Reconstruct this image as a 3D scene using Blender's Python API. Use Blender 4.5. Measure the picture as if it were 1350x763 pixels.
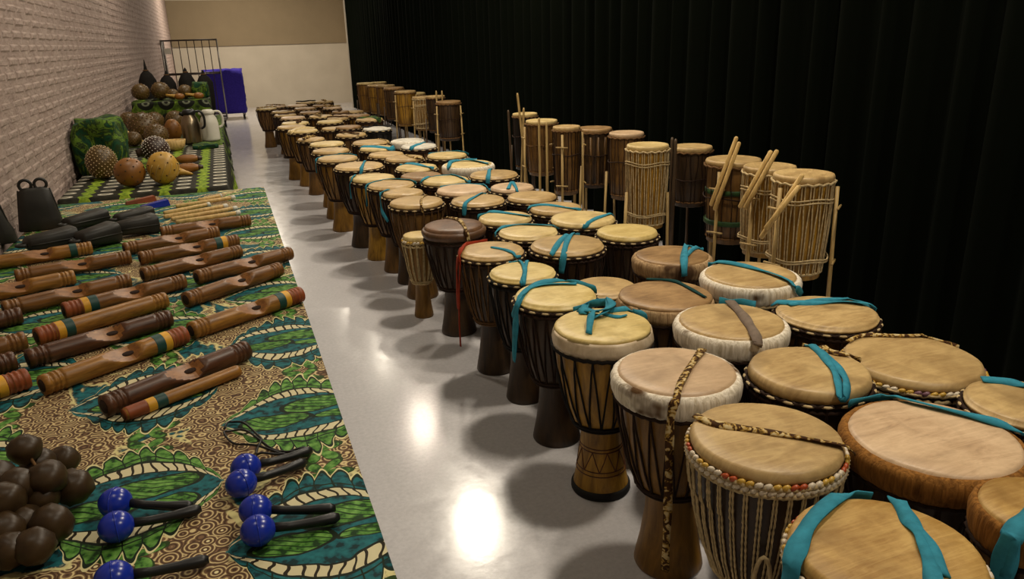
import bpy, bmesh, math, random
from mathutils import Vector, Matrix, noise
random.seed(7)
for o in list(bpy.data.objects): bpy.data.objects.remove(o, do_unlink=True)
scene = bpy.context.scene
COL = scene.collection
PI = math.pi

# ------------------------------------------------------------------ camera
IW, IH, FPX, CH = 1350.0, 763.0, 1000.0, 1.5
VPX, VPY, ROLL = 285.0, 62.0, math.radians(1.7)
_Y = Vector((VPX-IW/2, VPY-IH/2, FPX)).normalized()
_Z = Vector((math.cos(ROLL), -math.sin(ROLL), 0)).cross(_Y).normalized()
if _Z.y > 0: _Z = -_Z
_X = _Y.cross(_Z)
RW = Matrix((_X, _Y, _Z))                      # rows: world axes in camera space (x right, y down, z forward)
CAM = Vector((0, 0, CH))
def ray(x, y): return RW @ Vector((x-IW/2, y-IH/2, FPX))
def at_z(x, y, z):
    d = ray(x, y); return CAM + d*((z-CH)/d.z)
def at_y(x, y, Y):
    d = ray(x, y); return CAM + d*(Y/d.y)
def proj(p):
    c = RW.transposed() @ (Vector(p)-CAM); return c.x/c.z*FPX+IW/2, c.y/c.z*FPX+IH/2, c.z
cd = bpy.data.cameras.new('camera'); cam = bpy.data.objects.new('camera', cd); COL.objects.link(cam)
cd.sensor_width = 36; cd.lens = FPX/IW*36; cd.clip_start = 0.05; cd.clip_end = 100
r_, u_, f_ = RW @ Vector((1,0,0)), RW @ Vector((0,-1,0)), RW @ Vector((0,0,1))
cam.matrix_world = Matrix(((r_.x,u_.x,-f_.x,0),(r_.y,u_.y,-f_.y,0),(r_.z,u_.z,-f_.z,CH),(0,0,0,1)))
scene.camera = cam
# ------------------------------------------------------------------ world, exposure
vs = scene.view_settings
vs.view_transform = 'Standard'; vs.look = 'None'; vs.gamma = 1; vs.use_curve_mapping = False
vs.exposure = 0.45
w = bpy.data.worlds.new('world'); scene.world = w; w.use_nodes = True
w.node_tree.nodes['Background'].inputs[0].default_value = (1.0, 0.86, 0.62, 1)
w.node_tree.nodes['Background'].inputs[1].default_value = 0.10
# ceiling lamps (their light is made in the lamp builder): x, y, watts
LAMPS = [(2.0,-0.3,28),(2.0,2.0,34),(2.0,4.4,36),(2.0,6.9,52),(2.0,9.4,17),(2.0,12.2,8),(2.0,15.5,24),
         (-0.35,1.2,4),(-0.35,5.0,13),(-0.35,9.5,20),(0.6,18.3,95)]
LAMP_Z = 3.6
LAMP_COL = (1.0, 0.89, 0.72)

# ------------------------------------------------------------------ node helpers
def srgb(r, g, b):
    f = lambda c: (c/255/12.92) if c/255 <= 0.04045 else ((c/255+0.055)/1.055)**2.4
    return (f(r), f(g), f(b), 1)
class G:
    def __init__(s, name, rough=0.6, spec=0.4):
        s.m = bpy.data.materials.new(name); s.m.use_nodes = True; s.t = s.m.node_tree; s.n = s.t.nodes
        s.b = s.n['Principled BSDF']; s.b.inputs['Roughness'].default_value = rough
        s.b.inputs['Specular IOR Level'].default_value = spec
        s._tc = None
    def tc(s, kind='Object'):
        if s._tc is None: s._tc = s.n.new('ShaderNodeTexCoord')
        return s._tc.outputs[kind]
    def lk(s, a, b): s.t.links.new(a, b)
    def mapping(s, scale=(1,1,1), vec=None, loc=(0,0,0)):
        m = s.n.new('ShaderNodeMapping'); m.inputs['Scale'].default_value = scale; m.inputs['Location'].default_value = loc
        s.lk(vec or s.tc(), m.inputs['Vector']); return m.outputs[0]
    def noise(s, scale=5, detail=4, rough=0.5, vec=None, dist=0):
        t = s.n.new('ShaderNodeTexNoise'); t.inputs['Scale'].default_value = scale; t.inputs['Detail'].default_value = detail
        t.inputs['Roughness'].default_value = rough; t.inputs['Distortion'].default_value = dist
        s.lk(vec or s.tc(), t.inputs['Vector']); return t.outputs['Fac']
    def ramp(s, fac, stops, interp='LINEAR'):
        r = s.n.new('ShaderNodeValToRGB'); r.color_ramp.interpolation = interp
        e = r.color_ramp.elements
        while len(e) < len(stops): e.new(0.5)
        for el, (p, c) in zip(e, stops): el.position = p; el.color = c
        s.lk(fac, r.inputs[0]); return r.outputs[0]
    def mix(s, fac, a, b, mode='MIX'):
        m = s.n.new('ShaderNodeMix'); m.data_type = 'RGBA'; m.blend_type = mode
        for sock, v in ((m.inputs[0], fac), (m.inputs[6], a), (m.inputs[7], b)):
            if hasattr(v, 'is_linked'): s.lk(v, sock)
            elif isinstance(v, (int, float)): sock.default_value = v
            else: sock.default_value = v
        return m.outputs[2]
    def col(s, c):
        if hasattr(c, 'is_linked'): s.lk(c, s.b.inputs['Base Color'])
        else: s.b.inputs['Base Color'].default_value = c
        return s
    def bump(s, h, strength=0.3, dist=0.01):
        b = s.n.new('ShaderNodeBump'); b.inputs['Strength'].default_value = strength; b.inputs['Distance'].default_value = dist
        s.lk(h, b.inputs['Height']); s.lk(b.outputs[0], s.b.inputs['Normal']); return s
    def rvec(s):
        oi = s.n.new('ShaderNodeObjectInfo'); m = s.n.new('ShaderNodeVectorMath'); m.operation = 'MULTIPLY_ADD'
        s.lk(oi.outputs['Random'], m.inputs[0]); m.inputs[1].default_value = (17, 23, 31); s.lk(s.tc(), m.inputs[2]); return m.outputs[0]
    def V(s, sock): return E_(s, sock)
class E_:                                       # arithmetic on sockets
    def __init__(s, g, sock): s.g, s.s = g, sock
    def op(s, o, *a):
        n = s.g.n.new('ShaderNodeMath'); n.operation = o
        for i, v in enumerate((s,)+a):
            if isinstance(v, E_): s.g.lk(v.s, n.inputs[i])
            else: n.inputs[i].default_value = v
        return E_(s.g, n.outputs[0])
    def __add__(s, o): return s.op('ADD', o)
    def __sub__(s, o): return s.op('SUBTRACT', o)
    def __mul__(s, o): return s.op('MULTIPLY', o)
    def __truediv__(s, o): return s.op('DIVIDE', o)
    def rsub(s, v): return (s*-1.0)+v
    def abs(s): return s.op('ABSOLUTE')
    def sin(s): return s.op('SINE')
    def fl(s): return s.op('FLOOR')
    def fr(s): return s.op('FRACT')
    def lt(s, o): return s.op('LESS_THAN', o)
    def gt(s, o): return s.op('GREATER_THAN', o)
    def mn(s, o): return s.op('MINIMUM', o)
    def mx(s, o): return s.op('MAXIMUM', o)
    def pw(s, o): return s.op('POWER', o)
    def sq(s): return s.op('SQRT')
    def mod(s, o): return s.op('FLOORED_MODULO', o)

def m_wood(name, a, b, rough=0.45, sc=(14,14,2.0), bump=0.15):
    g = G(name, rough); rv = g.rvec(); v = g.mapping(sc, rv); n = g.noise(3, 6, 0.6, v, 0.6)
    n2 = g.noise(2.2, 3, 0.5, rv)
    c = g.mix(n2, g.ramp(n, [(0.3, a), (0.7, b)]), g.ramp(n, [(0.25, tuple(x*0.55 for x in a[:3])+(1,)), (0.75, b)]))
    g.col(c); g.bump(n, bump, 0.003); return g.m
def m_skin(name, a, b, rough=0.42, streak=5.0):
    g = G(name, rough, 0.4); rv = g.rvec(); v = g.mapping((3, streak*3, 3), rv); n = g.noise(2.5, 6, 0.65, v, 1.4); n2 = g.noise(10, 5, 0.65, rv); n3 = g.noise(5, 3, 0.6, rv, 0.8)
    lo = tuple(x*0.62 for x in a[:3])+(1,)
    c = g.mix(n2, g.ramp(n, [(0.3, lo), (0.45, a), (0.66, b)]), g.ramp(n2, [(0.36, a), (0.62, b)]))
    c = g.mix(g.ramp(n3, [(0.56, (0,0,0,1)), (0.74, (0.75,)*3+(1,))]), c, lo)
    oi = g.n.new('ShaderNodeObjectInfo'); c = g.mix((g.V(oi.outputs['Random'])*0.35).s, c, g.ramp(n2, [(0.3, lo), (0.7, a)]))
    g.col(c); g.bump((g.V(n)*0.6+g.V(n2)*0.6).s, 0.25, 0.004); return g.m
def m_fur(name, a, b, patch=None):
    g = G(name, 0.9, 0.15); v = g.mapping((60, 60, 6)); n = g.noise(1.6, 4, 0.6, v, 0.5)
    c = g.ramp(n, [(0.3, a), (0.62, b)])
    if patch:
        p = g.noise(5.5, 3, 0.6, g.rvec()); c = g.mix(g.ramp(p, [(0.55, (0,0,0,1)), (0.63, (1,1,1,1))]), c, patch)
    g.col(c); g.bump(n, 0.6, 0.006); return g.m
def m_plain(name, c, rough=0.6, spec=0.4, metal=0, var=0.25, scale=12):
    g = G(name, rough, spec); n = g.noise(scale, 4, 0.6); d = tuple(x*(1-var) for x in c[:3])+(1,); l = tuple(min(1, x*(1+var)) for x in c[:3])+(1,)
    g.col(g.ramp(n, [(0.3, d), (0.7, l)])); g.b.inputs['Metallic'].default_value = metal; return g.m
def m_cloth(name, c, var=0.3, sheen=0.0):
    g = G(name, 0.85, 0.15); n = g.noise(40, 3, 0.6); d = tuple(x*(1-var) for x in c[:3])+(1,)
    g.col(g.ramp(n, [(0.3, d), (0.7, c)])); g.bump(g.noise(350, 2), 0.2, 0.001); return g.m

M = {}
M['amber'] = m_wood('amber_wood', srgb(118,82,22), srgb(186,140,48))
M['brown'] = m_wood('brown_wood', srgb(72,50,22), srgb(122,86,38))
M['dark'] = m_wood('dark_wood', srgb(40,28,15), srgb(74,52,28))
M['red'] = m_wood('reddish_wood', srgb(66,32,18), srgb(104,54,28))
M['black'] = m_wood('black_wood', srgb(18,16,14), srgb(36,30,24))
M['ochre'] = m_wood('ochre_wood', srgb(104,72,20), srgb(150,108,40))
M['cream'] = m_skin('cream_skin', srgb(196,168,108), srgb(230,206,146))
M['yellow'] = m_skin('yellow_skin', srgb(200,172,100), srgb(232,210,146))
M['tan'] = m_skin('tan_skin', srgb(172,140,90), srgb(214,184,128))
M['brownskin'] = m_skin('brown_skin', srgb(132,100,62), srgb(182,146,98))
M['darkskin'] = m_skin('dark_skin', srgb(84,58,38), srgb(128,92,62))
M['pink'] = m_skin('pink_skin', srgb(192,160,124), srgb(224,194,156))
M['hide'] = m_skin('golden_hide', srgb(158,116,50), srgb(214,178,108), 0.5, 9)
M['white'] = m_skin('white_skin', srgb(206,198,180), srgb(236,230,214))
M['furwhite'] = m_fur('white_fur', srgb(196,180,154), srgb(240,232,214))
M['furpatch'] = m_fur('patched_fur', srgb(190,176,150), srgb(240,230,212), srgb(92,66,40))
M['furbrown'] = m_fur('brown_fur', srgb(92,58,22), srgb(152,104,48))
M['furtan'] = m_fur('tan_fur', srgb(120,92,62), srgb(186,156,116), srgb(84,62,42))
M['skirt'] = m_skin('pale_collar_skin', srgb(196,172,138), srgb(230,212,184))
M['ropepale'] = m_plain('pale_rope', srgb(186,164,122), 0.85, 0.2, 0, 0.35, 60)
M['ropedark'] = m_plain('dark_rope', srgb(44,28,18), 0.8, 0.2, 0, 0.35, 60)
M['ropeblack'] = m_plain('black_rope', srgb(20,16,14), 0.75, 0.2, 0, 0.3, 60)
M['ropebrown'] = m_plain('brown_rope', srgb(100,72,42), 0.85, 0.2, 0, 0.35, 60)
M['blue'] = m_cloth('turquoise_cloth', srgb(56,140,162))
M['redcloth'] = m_cloth('red_cloth', srgb(152,50,24))
M['teal'] = m_cloth('dark_teal_cloth', srgb(22,66,64))
M['browncloth'] = m_cloth('brown_cloth', srgb(84,58,34))
M['greycloth'] = m_cloth('grey_fur_cloth', srgb(128,112,98))
g = G('batik_cloth', 0.85, 0.15); v = g.n.new('ShaderNodeTexVoronoi'); v.inputs['Scale'].default_value = 55; g.lk(g.tc(), v.inputs['Vector'])
g.col(g.ramp(g.noise(55, 2, 0.5, None, 1.0), [(0.0, srgb(30,18,10)), (0.48, srgb(74,48,26)), (0.53, srgb(176,140,64)), (0.6, srgb(200,180,134))])); M['batik'] = g.m
M['rubber'] = m_plain('black_rubber', srgb(24,22,20), 0.8)
M['bamboo'] = m_wood('pale_bamboo', srgb(146,116,66), srgb(198,168,108), 0.5, (20,20,2))
M['stick'] = m_wood('pale_stick_wood', srgb(186,148,84), srgb(226,192,124), 0.5, (20,20,2))
M['darkstick'] = m_wood('dark_stick_wood', srgb(52,40,26), srgb(92,70,46), 0.5, (20,20,2))
M['ironblack'] = m_plain('black_painted_iron', srgb(36,34,28), 0.5, 0.4, 0, 0.4)
M['steel'] = m_plain('brushed_steel', srgb(150,136,112), 0.28, 0.5, 1, 0.1)
M['chrome'] = m_plain('grey_metal', srgb(140,136,130), 0.35, 0.5, 0.8, 0.1)
M['darkmetal'] = m_plain('dark_metal', srgb(60,50,44), 0.45, 0.5, 0.5, 0.2)
M['plasticblack'] = m_plain('black_plastic', srgb(22,22,22), 0.4)
M['plasticwhite'] = m_plain('white_plastic', srgb(206,202,188), 0.4, 0.5, 0, 0.05)
M['bluegloss'] = m_plain('glossy_blue', srgb(26,48,158), 0.25, 0.5, 0, 0.2)
M['bluecover'] = m_cloth('blue_cover', srgb(52,40,140), 0.35)
M['blackbag'] = m_cloth('black_bag', srgb(30,27,24), 0.4)
M['pod'] = m_plain('brown_seed_pod', srgb(58,42,22), 0.42, 0.35, 0, 0.6, 18)
M['tabletop'] = m_plain('table_laminate', srgb(150,140,124), 0.5)
g = G('bead_colours', 0.35, 0.5); a_ = g.n.new('ShaderNodeVertexColor'); a_.layer_name = 'tint'; g.col(a_.outputs[0]); M['bead'] = g.m

# ------------------------------------------------------------------ mesh helpers
def obj(name, verts, faces, mat, parent=None, smooth=True, loc=None):
    me = bpy.data.meshes.new(name); me.from_pydata([tuple(v) for v in verts], [], faces); me.update()
    o = bpy.data.objects.new(name, me); COL.objects.link(o)
    if mat: me.materials.append(M[mat] if isinstance(mat, str) else mat)
    if smooth: me.polygons.foreach_set('use_smooth', [True]*len(me.polygons))
    if parent: o.parent = parent
    if loc: o.location = loc
    return o
def thing(name, label, cat, loc=(0,0,0), rz=0, group=None):
    o = bpy.data.objects.new(name, None); COL.objects.link(o); o.location = loc; o.rotation_euler = (0,0,rz)
    o.empty_display_size = 0.1
    tag(o, label, cat, group); return o
def tag(o, label, cat, group=None):
    o['label'] = label; o['category'] = cat
    if group: o['group'] = group
    return o
def struct(o): o['kind'] = 'structure'; return o
class MB:
    def __init__(s): s.v, s.f, s.c = [], [], []
    def add(s, v, f, col=None):
        b = len(s.v); s.v += [Vector(p) for p in v]; s.f += [tuple(i+b for i in q) for q in f]
        s.c += [col]*len(v)
    def box(s, x0, x1, y0, y1, z0, z1):
        s.add([(x0,y0,z0),(x1,y0,z0),(x1,y1,z0),(x0,y1,z0),(x0,y0,z1),(x1,y0,z1),(x1,y1,z1),(x0,y1,z1)],
              [(3,2,1,0),(4,5,6,7),(0,1,5,4),(1,2,6,5),(2,3,7,6),(3,0,4,7)])
    def lathe(s, prof, seg=24, jit=None, c=(0,0,0)):
        v = []; f = []
        for k, (r, z) in enumerate(prof):
            for i in range(seg):
                a = 2*PI*i/seg; rr = r*(jit(a, z) if jit else 1)
                v.append((c[0]+rr*math.cos(a), c[1]+rr*math.sin(a), c[2]+z))
        for k in range(len(prof)-1):
            for i in range(seg):
                j = (i+1) % seg; f.append((k*seg+i, k*seg+j, (k+1)*seg+j, (k+1)*seg+i))
        if prof[0][0] > 1e-5: f.append(tuple(reversed(range(seg))))
        if prof[-1][0] > 1e-5: f.append(tuple((len(prof)-1)*seg+i for i in range(seg)))
        s.add(v, f)
    def tube(s, pts, r, seg=6, closed=False, cap=True):
        pts = [Vector(p) for p in pts]; n = len(pts); v = []; f = []; up = None
        rs = r if isinstance(r, (list, tuple)) else [r]*n
        for k, p in enumerate(pts):
            if closed: d = pts[(k+1) % n]-pts[k-1]
            else: d = pts[min(k+1, n-1)]-pts[max(k-1, 0)]
            d = d.normalized() if d.length > 1e-9 else Vector((0,0,1))
            if up is None: up = Vector((0,0,1)) if abs(d.z) < 0.9 else Vector((1,0,0))
            a = d.cross(up); a = a.normalized() if a.length > 1e-6 else d.orthogonal().normalized()
            b = a.cross(d); up = b
            for i in range(seg):
                t = 2*PI*i/seg; v.append(p+(a*math.cos(t)+b*math.sin(t))*rs[k])
        m = n if closed else n-1
        for k in range(m):
            for i in range(seg):
                j = (i+1) % seg; k2 = (k+1) % n
                f.append((k*seg+i, k*seg+j, k2*seg+j, k2*seg+i))
        if not closed and cap: f.append(tuple(reversed(range(seg)))); f.append(tuple((n-1)*seg+i for i in range(seg)))
        s.add(v, f)
    def ball(s, c, rx, ry=None, rz=None, nu=12, nv=8, col=None, jit=None):
        ry = ry or rx; rz = rz or rx; v = [(c[0], c[1], c[2]-rz)]; f = []
        for k in range(1, nv):
            ph = -PI/2+PI*k/nv
            for i in range(nu):
                a = 2*PI*i/nu; d = Vector((math.cos(ph)*math.cos(a), math.cos(ph)*math.sin(a), math.sin(ph)))
                q = jit(d) if jit else 1
                v.append((c[0]+rx*d.x*q, c[1]+ry*d.y*q, c[2]+rz*d.z*q))
        v.append((c[0], c[1], c[2]+rz)); t = len(v)-1
        for i in range(nu): f.append((0, 1+(i+1) % nu, 1+i)); f.append((t, 1+(nv-2)*nu+i, 1+(nv-2)*nu+(i+1) % nu))
        for k in range(nv-2):
            for i in range(nu):
                j = (i+1) % nu; f.append((1+k*nu+i, 1+k*nu+j, 1+(k+1)*nu+j, 1+(k+1)*nu+i))
        s.add(v, f, col)
    def build(s, name, mat, parent=None, smooth=True, loc=None):
        o = obj(name, s.v, s.f, mat, parent, smooth, loc)
        if any(c is not None for c in s.c):
            at = o.data.color_attributes.new('tint', 'FLOAT_COLOR', 'POINT')
            for i, c in enumerate(s.c): at.data[i].color = c or (1,1,1,1)
        return o
def catmull(P, n=6):
    P = [Vector(p) for p in P]
    if len(P) < 3: return [P[0].lerp(P[-1], i/n) for i in range(n+1)]
    Q = [P[0]*2-P[1]]+P+[P[-1]*2-P[-2]]; out = []
    for k in range(1, len(Q)-2):
        a, b, c, d = Q[k-1:k+3]
        for i in range(n):
            t = i/n; out.append(0.5*((2*b)+(c-a)*t+(2*a-5*b+4*c-d)*t*t+(3*b-a-3*c+d)*t**3))
    out.append(P[-1]); return out
def ribbon(mb, pts, nrm, width, th=0.003, twist=0.0):
    v = []; f = []; n = len(pts)
    for k, p in enumerate(pts):
        d = (pts[min(k+1, n-1)]-pts[max(k-1, 0)]); d = d.normalized() if d.length > 1e-9 else Vector((1,0,0))
        N = nrm[k]; s = d.cross(N); s = s.normalized() if s.length > 1e-6 else d.orthogonal().normalized()
        N = s.cross(d).normalized()
        if twist:
            q = Matrix.Rotation(math.sin(k*twist*.6)*0.4, 3, d); s = q @ s; N = q @ N
        w2 = width*0.5*(1-0.22*math.sin(k*0.37)**2)
        v += [p-s*w2, p+s*w2, p+s*w2+N*th, p+N*th*1.8, p-s*w2+N*th]
    for k in range(n-1):
        a, b = k*5, k*5+5
        for i in range(5): j = (i+1) % 5; f.append((a+i, a+j, b+j, b+i))
    f.append((4,3,2,1,0)); e = (n-1)*5; f.append((e,e+1,e+2,e+3,e+4))
    mb.add(v, f)

# ------------------------------------------------------------------ setting
XW, YB, ZC = -1.0, 21.0, 3.75          # left wall face, back wall, ceiling
g = G('polished_floor', 0.18, 0.6); n1 = g.noise(1.3, 5, 0.6); n2 = g.noise(60, 3, 0.7)
g.col(g.mix(0.5, g.ramp(n1, [(0.35, srgb(186,183,185)), (0.65, srgb(202,199,200))]), g.ramp(n2, [(0.3, srgb(178,175,177)), (0.7, srgb(208,204,205))])))
rr = g.ramp(g.noise(14, 4, 0.6), [(0.3, (0.13,)*3+(1,)), (0.7, (0.21,)*3+(1,))]); g.lk(rr, g.b.inputs['Roughness']); g.bump(g.noise(25, 3), 0.06, 0.003)
M['floor'] = g.m
b = MB(); b.box(XW-0.3, 3.6, -2.5, YB+0.2, -0.1, 0); struct(b.build('floor', 'floor', None, False))
g = G('white_plaster', 0.8, 0.2); g.col(g.ramp(g.noise(2, 4), [(0.3, srgb(186,176,158)), (0.7, srgb(198,188,170))])); M['plaster'] = g.m
M['tanband'] = m_plain('tan_wall_band', srgb(142,126,100), 0.8, 0.2, 0, 0.05, 3)
M['ceil'] = m_plain('dim_ceiling', srgb(150,144,132), 0.9, 0.1, 0, 0.05)
b = MB(); b.box(XW-0.3, 3.6, YB, YB+0.2, 0, ZC); wb = struct(b.build('wall_back', 'plaster', None, False))
b = MB(); b.box(XW, 3.3, YB-0.03, YB, 1.52, 2.58); b.build('upper_band', 'tanband', wb, False)  # tan band, darker than the plaster, across the upper back wall
b = MB(); b.box(3.4, 3.6, -2.5, YB, 0, ZC); struct(b.build('wall_right', 'plaster', None, False))
b = MB(); b.box(XW-0.3, 3.6, -2.5, YB+0.2, ZC, ZC+0.1); struct(b.build('ceiling', 'ceil', None, False))
# left wall: painted brick
g = G('painted_brick', 0.8, 0.25); n1 = g.noise(9, 6, 0.65); n2 = g.noise(45, 5, 0.7); n3 = g.noise(1.2, 3)
c = g.mix(n3, g.ramp(n1, [(0.3, srgb(160,141,132)), (0.7, srgb(190,172,162))]), g.ramp(n1, [(0.3, srgb(150,128,119)), (0.7, srgb(182,160,150))]))
g.col(c); g.bump((g.V(n1)*0.7+g.V(n2)*0.5).s, 1.0, 0.02); M['brick'] = g.m
b = MB(); b.box(XW-0.3, XW-0.0034, -2.5, YB, 0, ZC); wl = struct(b.build('wall_left', 'brick', None, False))
BL, BHt, JT = 0.205, 0.056, 0.012
def brick_geo(j):
    e = 0.017; x0, x1 = -0.008, 0.0
    rr = random.Random(j); d = lambda: rr.uniform(-0.0022, 0.002)
    v = [(x0,0,0),(x0,BL,0),(x0,BL,BHt),(x0,0,BHt)]+[(x1+d(),e+abs(d()),e+d()*.6),(x1+d(),BL-e-abs(d()),e+d()*.6),(x1+d(),BL-e-abs(d()),BHt-e+d()*.6),(x1+d(),e+abs(d()),BHt-e+d()*.6)]
    return v, [(4,5,6,7),(0,1,5,4),(1,2,6,5),(2,3,7,6),(3,0,4,7)]
bm_ = []
for j in range(8):
    v, f = brick_geo(j); me = bpy.data.meshes.new('brick'); me.from_pydata(v, [], f); me.materials.append(M['brick']); bm_.append(me)
near, rest = [], []
cz = 0; row = 0
while cz < ZC-BHt:
    y = (0.5*(BL+JT) if row % 2 else 0)
    while y < YB-BL:
        px, py, dz = proj((XW, y+BL/2, cz+BHt/2)) if y > 1.5 else (-999, 0, 1)
        if y > 2.5: (near if (-10 < px and py > -10 and cz > 0.66) else rest).append((dz, y, cz))
        y += BL+JT
    cz += BHt+JT; row += 1
near.sort()
for d, y, z in near[:300]:
    o = bpy.data.objects.new('brick', random.choice(bm_)); COL.objects.link(o); o.parent = wl
    o.location = (XW+random.uniform(-0.001, 0.0015), y, z)
b = MB()
for d, y, z in near[300:]+rest:
    v, f = brick_geo(random.randrange(8)); q = random.uniform(-0.001, 0.0015)
    b.add([(XW+p[0]+q, p[1]+y, p[2]+z) for p in v], f)
o = b.build('brickwork', 'brick', wl, False); o['kind'] = 'stuff'

# curtain
g = G('black_curtain_cloth', 0.95, 0.03); g.col(srgb(7,10,5)); g.bump(g.noise(120, 2), 0.2, 0.002); M['curtain'] = g.m
XC, Y0, Y1 = 2.98, -2.3, 19.1
v = []; f = []; ny = 900; zs = [0.01, 0.9, 1.8, 2.7, 3.7]
for i in range(ny+1):
    y = Y0+(Y1-Y0)*i/ny
    for k, z in enumerate(zs):
        t = y*2*PI/0.23; amp = 0.05-0.012*k/4
        v.append((XC+amp*math.sin(t+0.8*math.sin(y*1.7)+0.15*k*math.sin(y*3))+0.02*math.sin(y*2.1+1), y+0.02*math.cos(t*0.5), z))
nz = len(zs)
for i in range(ny):
    for k in range(nz-1): a = i*nz+k; f.append((a, a+1, a+nz+1, a+nz))
cu = thing('curtain', 'tall black pleated stage curtain hanging behind the drums', 'curtain', (0,0,0))
obj('pleated_cloth', v, f, 'curtain', cu)
b = MB(); b.box(XC-0.06, XC+0.06, Y1+0.005, Y1+0.03, 0.01, 3.7); b.build('edge_band', 'plaster', cu, False)

# ceiling lamps
g = G('lamp_glow', 0.5); g.b.inputs['Emission Color'].default_value = LAMP_COL+(1,); g.b.inputs['Emission Strength'].default_value = 25; M['glow'] = g.m
for x, y, wt in LAMPS:
    t = thing('ceiling_lamp', 'round white ceiling lamp above the row of drums' if x > 1 else ('round white ceiling lamp above the tables' if x < 0 else 'round white ceiling lamp near the back wall'), 'lamp', (x,y,ZC), 0, 'ceiling lamps above the drums' if x > 1 else ('ceiling lamps above the tables' if x < 0 else None))
    b = MB(); b.lathe([(0.10,0),(0.115,-0.02),(0.115,-0.12),(0.105,-0.13),(0.10,-0.10),(0.0,-0.10)], 20); b.build('housing', 'plasticwhite', t)
    b = MB(); b.lathe([(0.0,-0.112),(0.098,-0.112),(0.098,-0.108)], 20); b.build('diffuser', 'glow', t)
    l = bpy.data.lights.new('lamp_light', 'AREA'); l.shape = 'DISK'; l.size = 0.26; l.energy = wt; l.color = LAMP_COL
    lo = bpy.data.objects.new('lamp_light', l); COL.objects.link(lo); lo.parent = t; lo.location = (0,0,-0.135)

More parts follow.
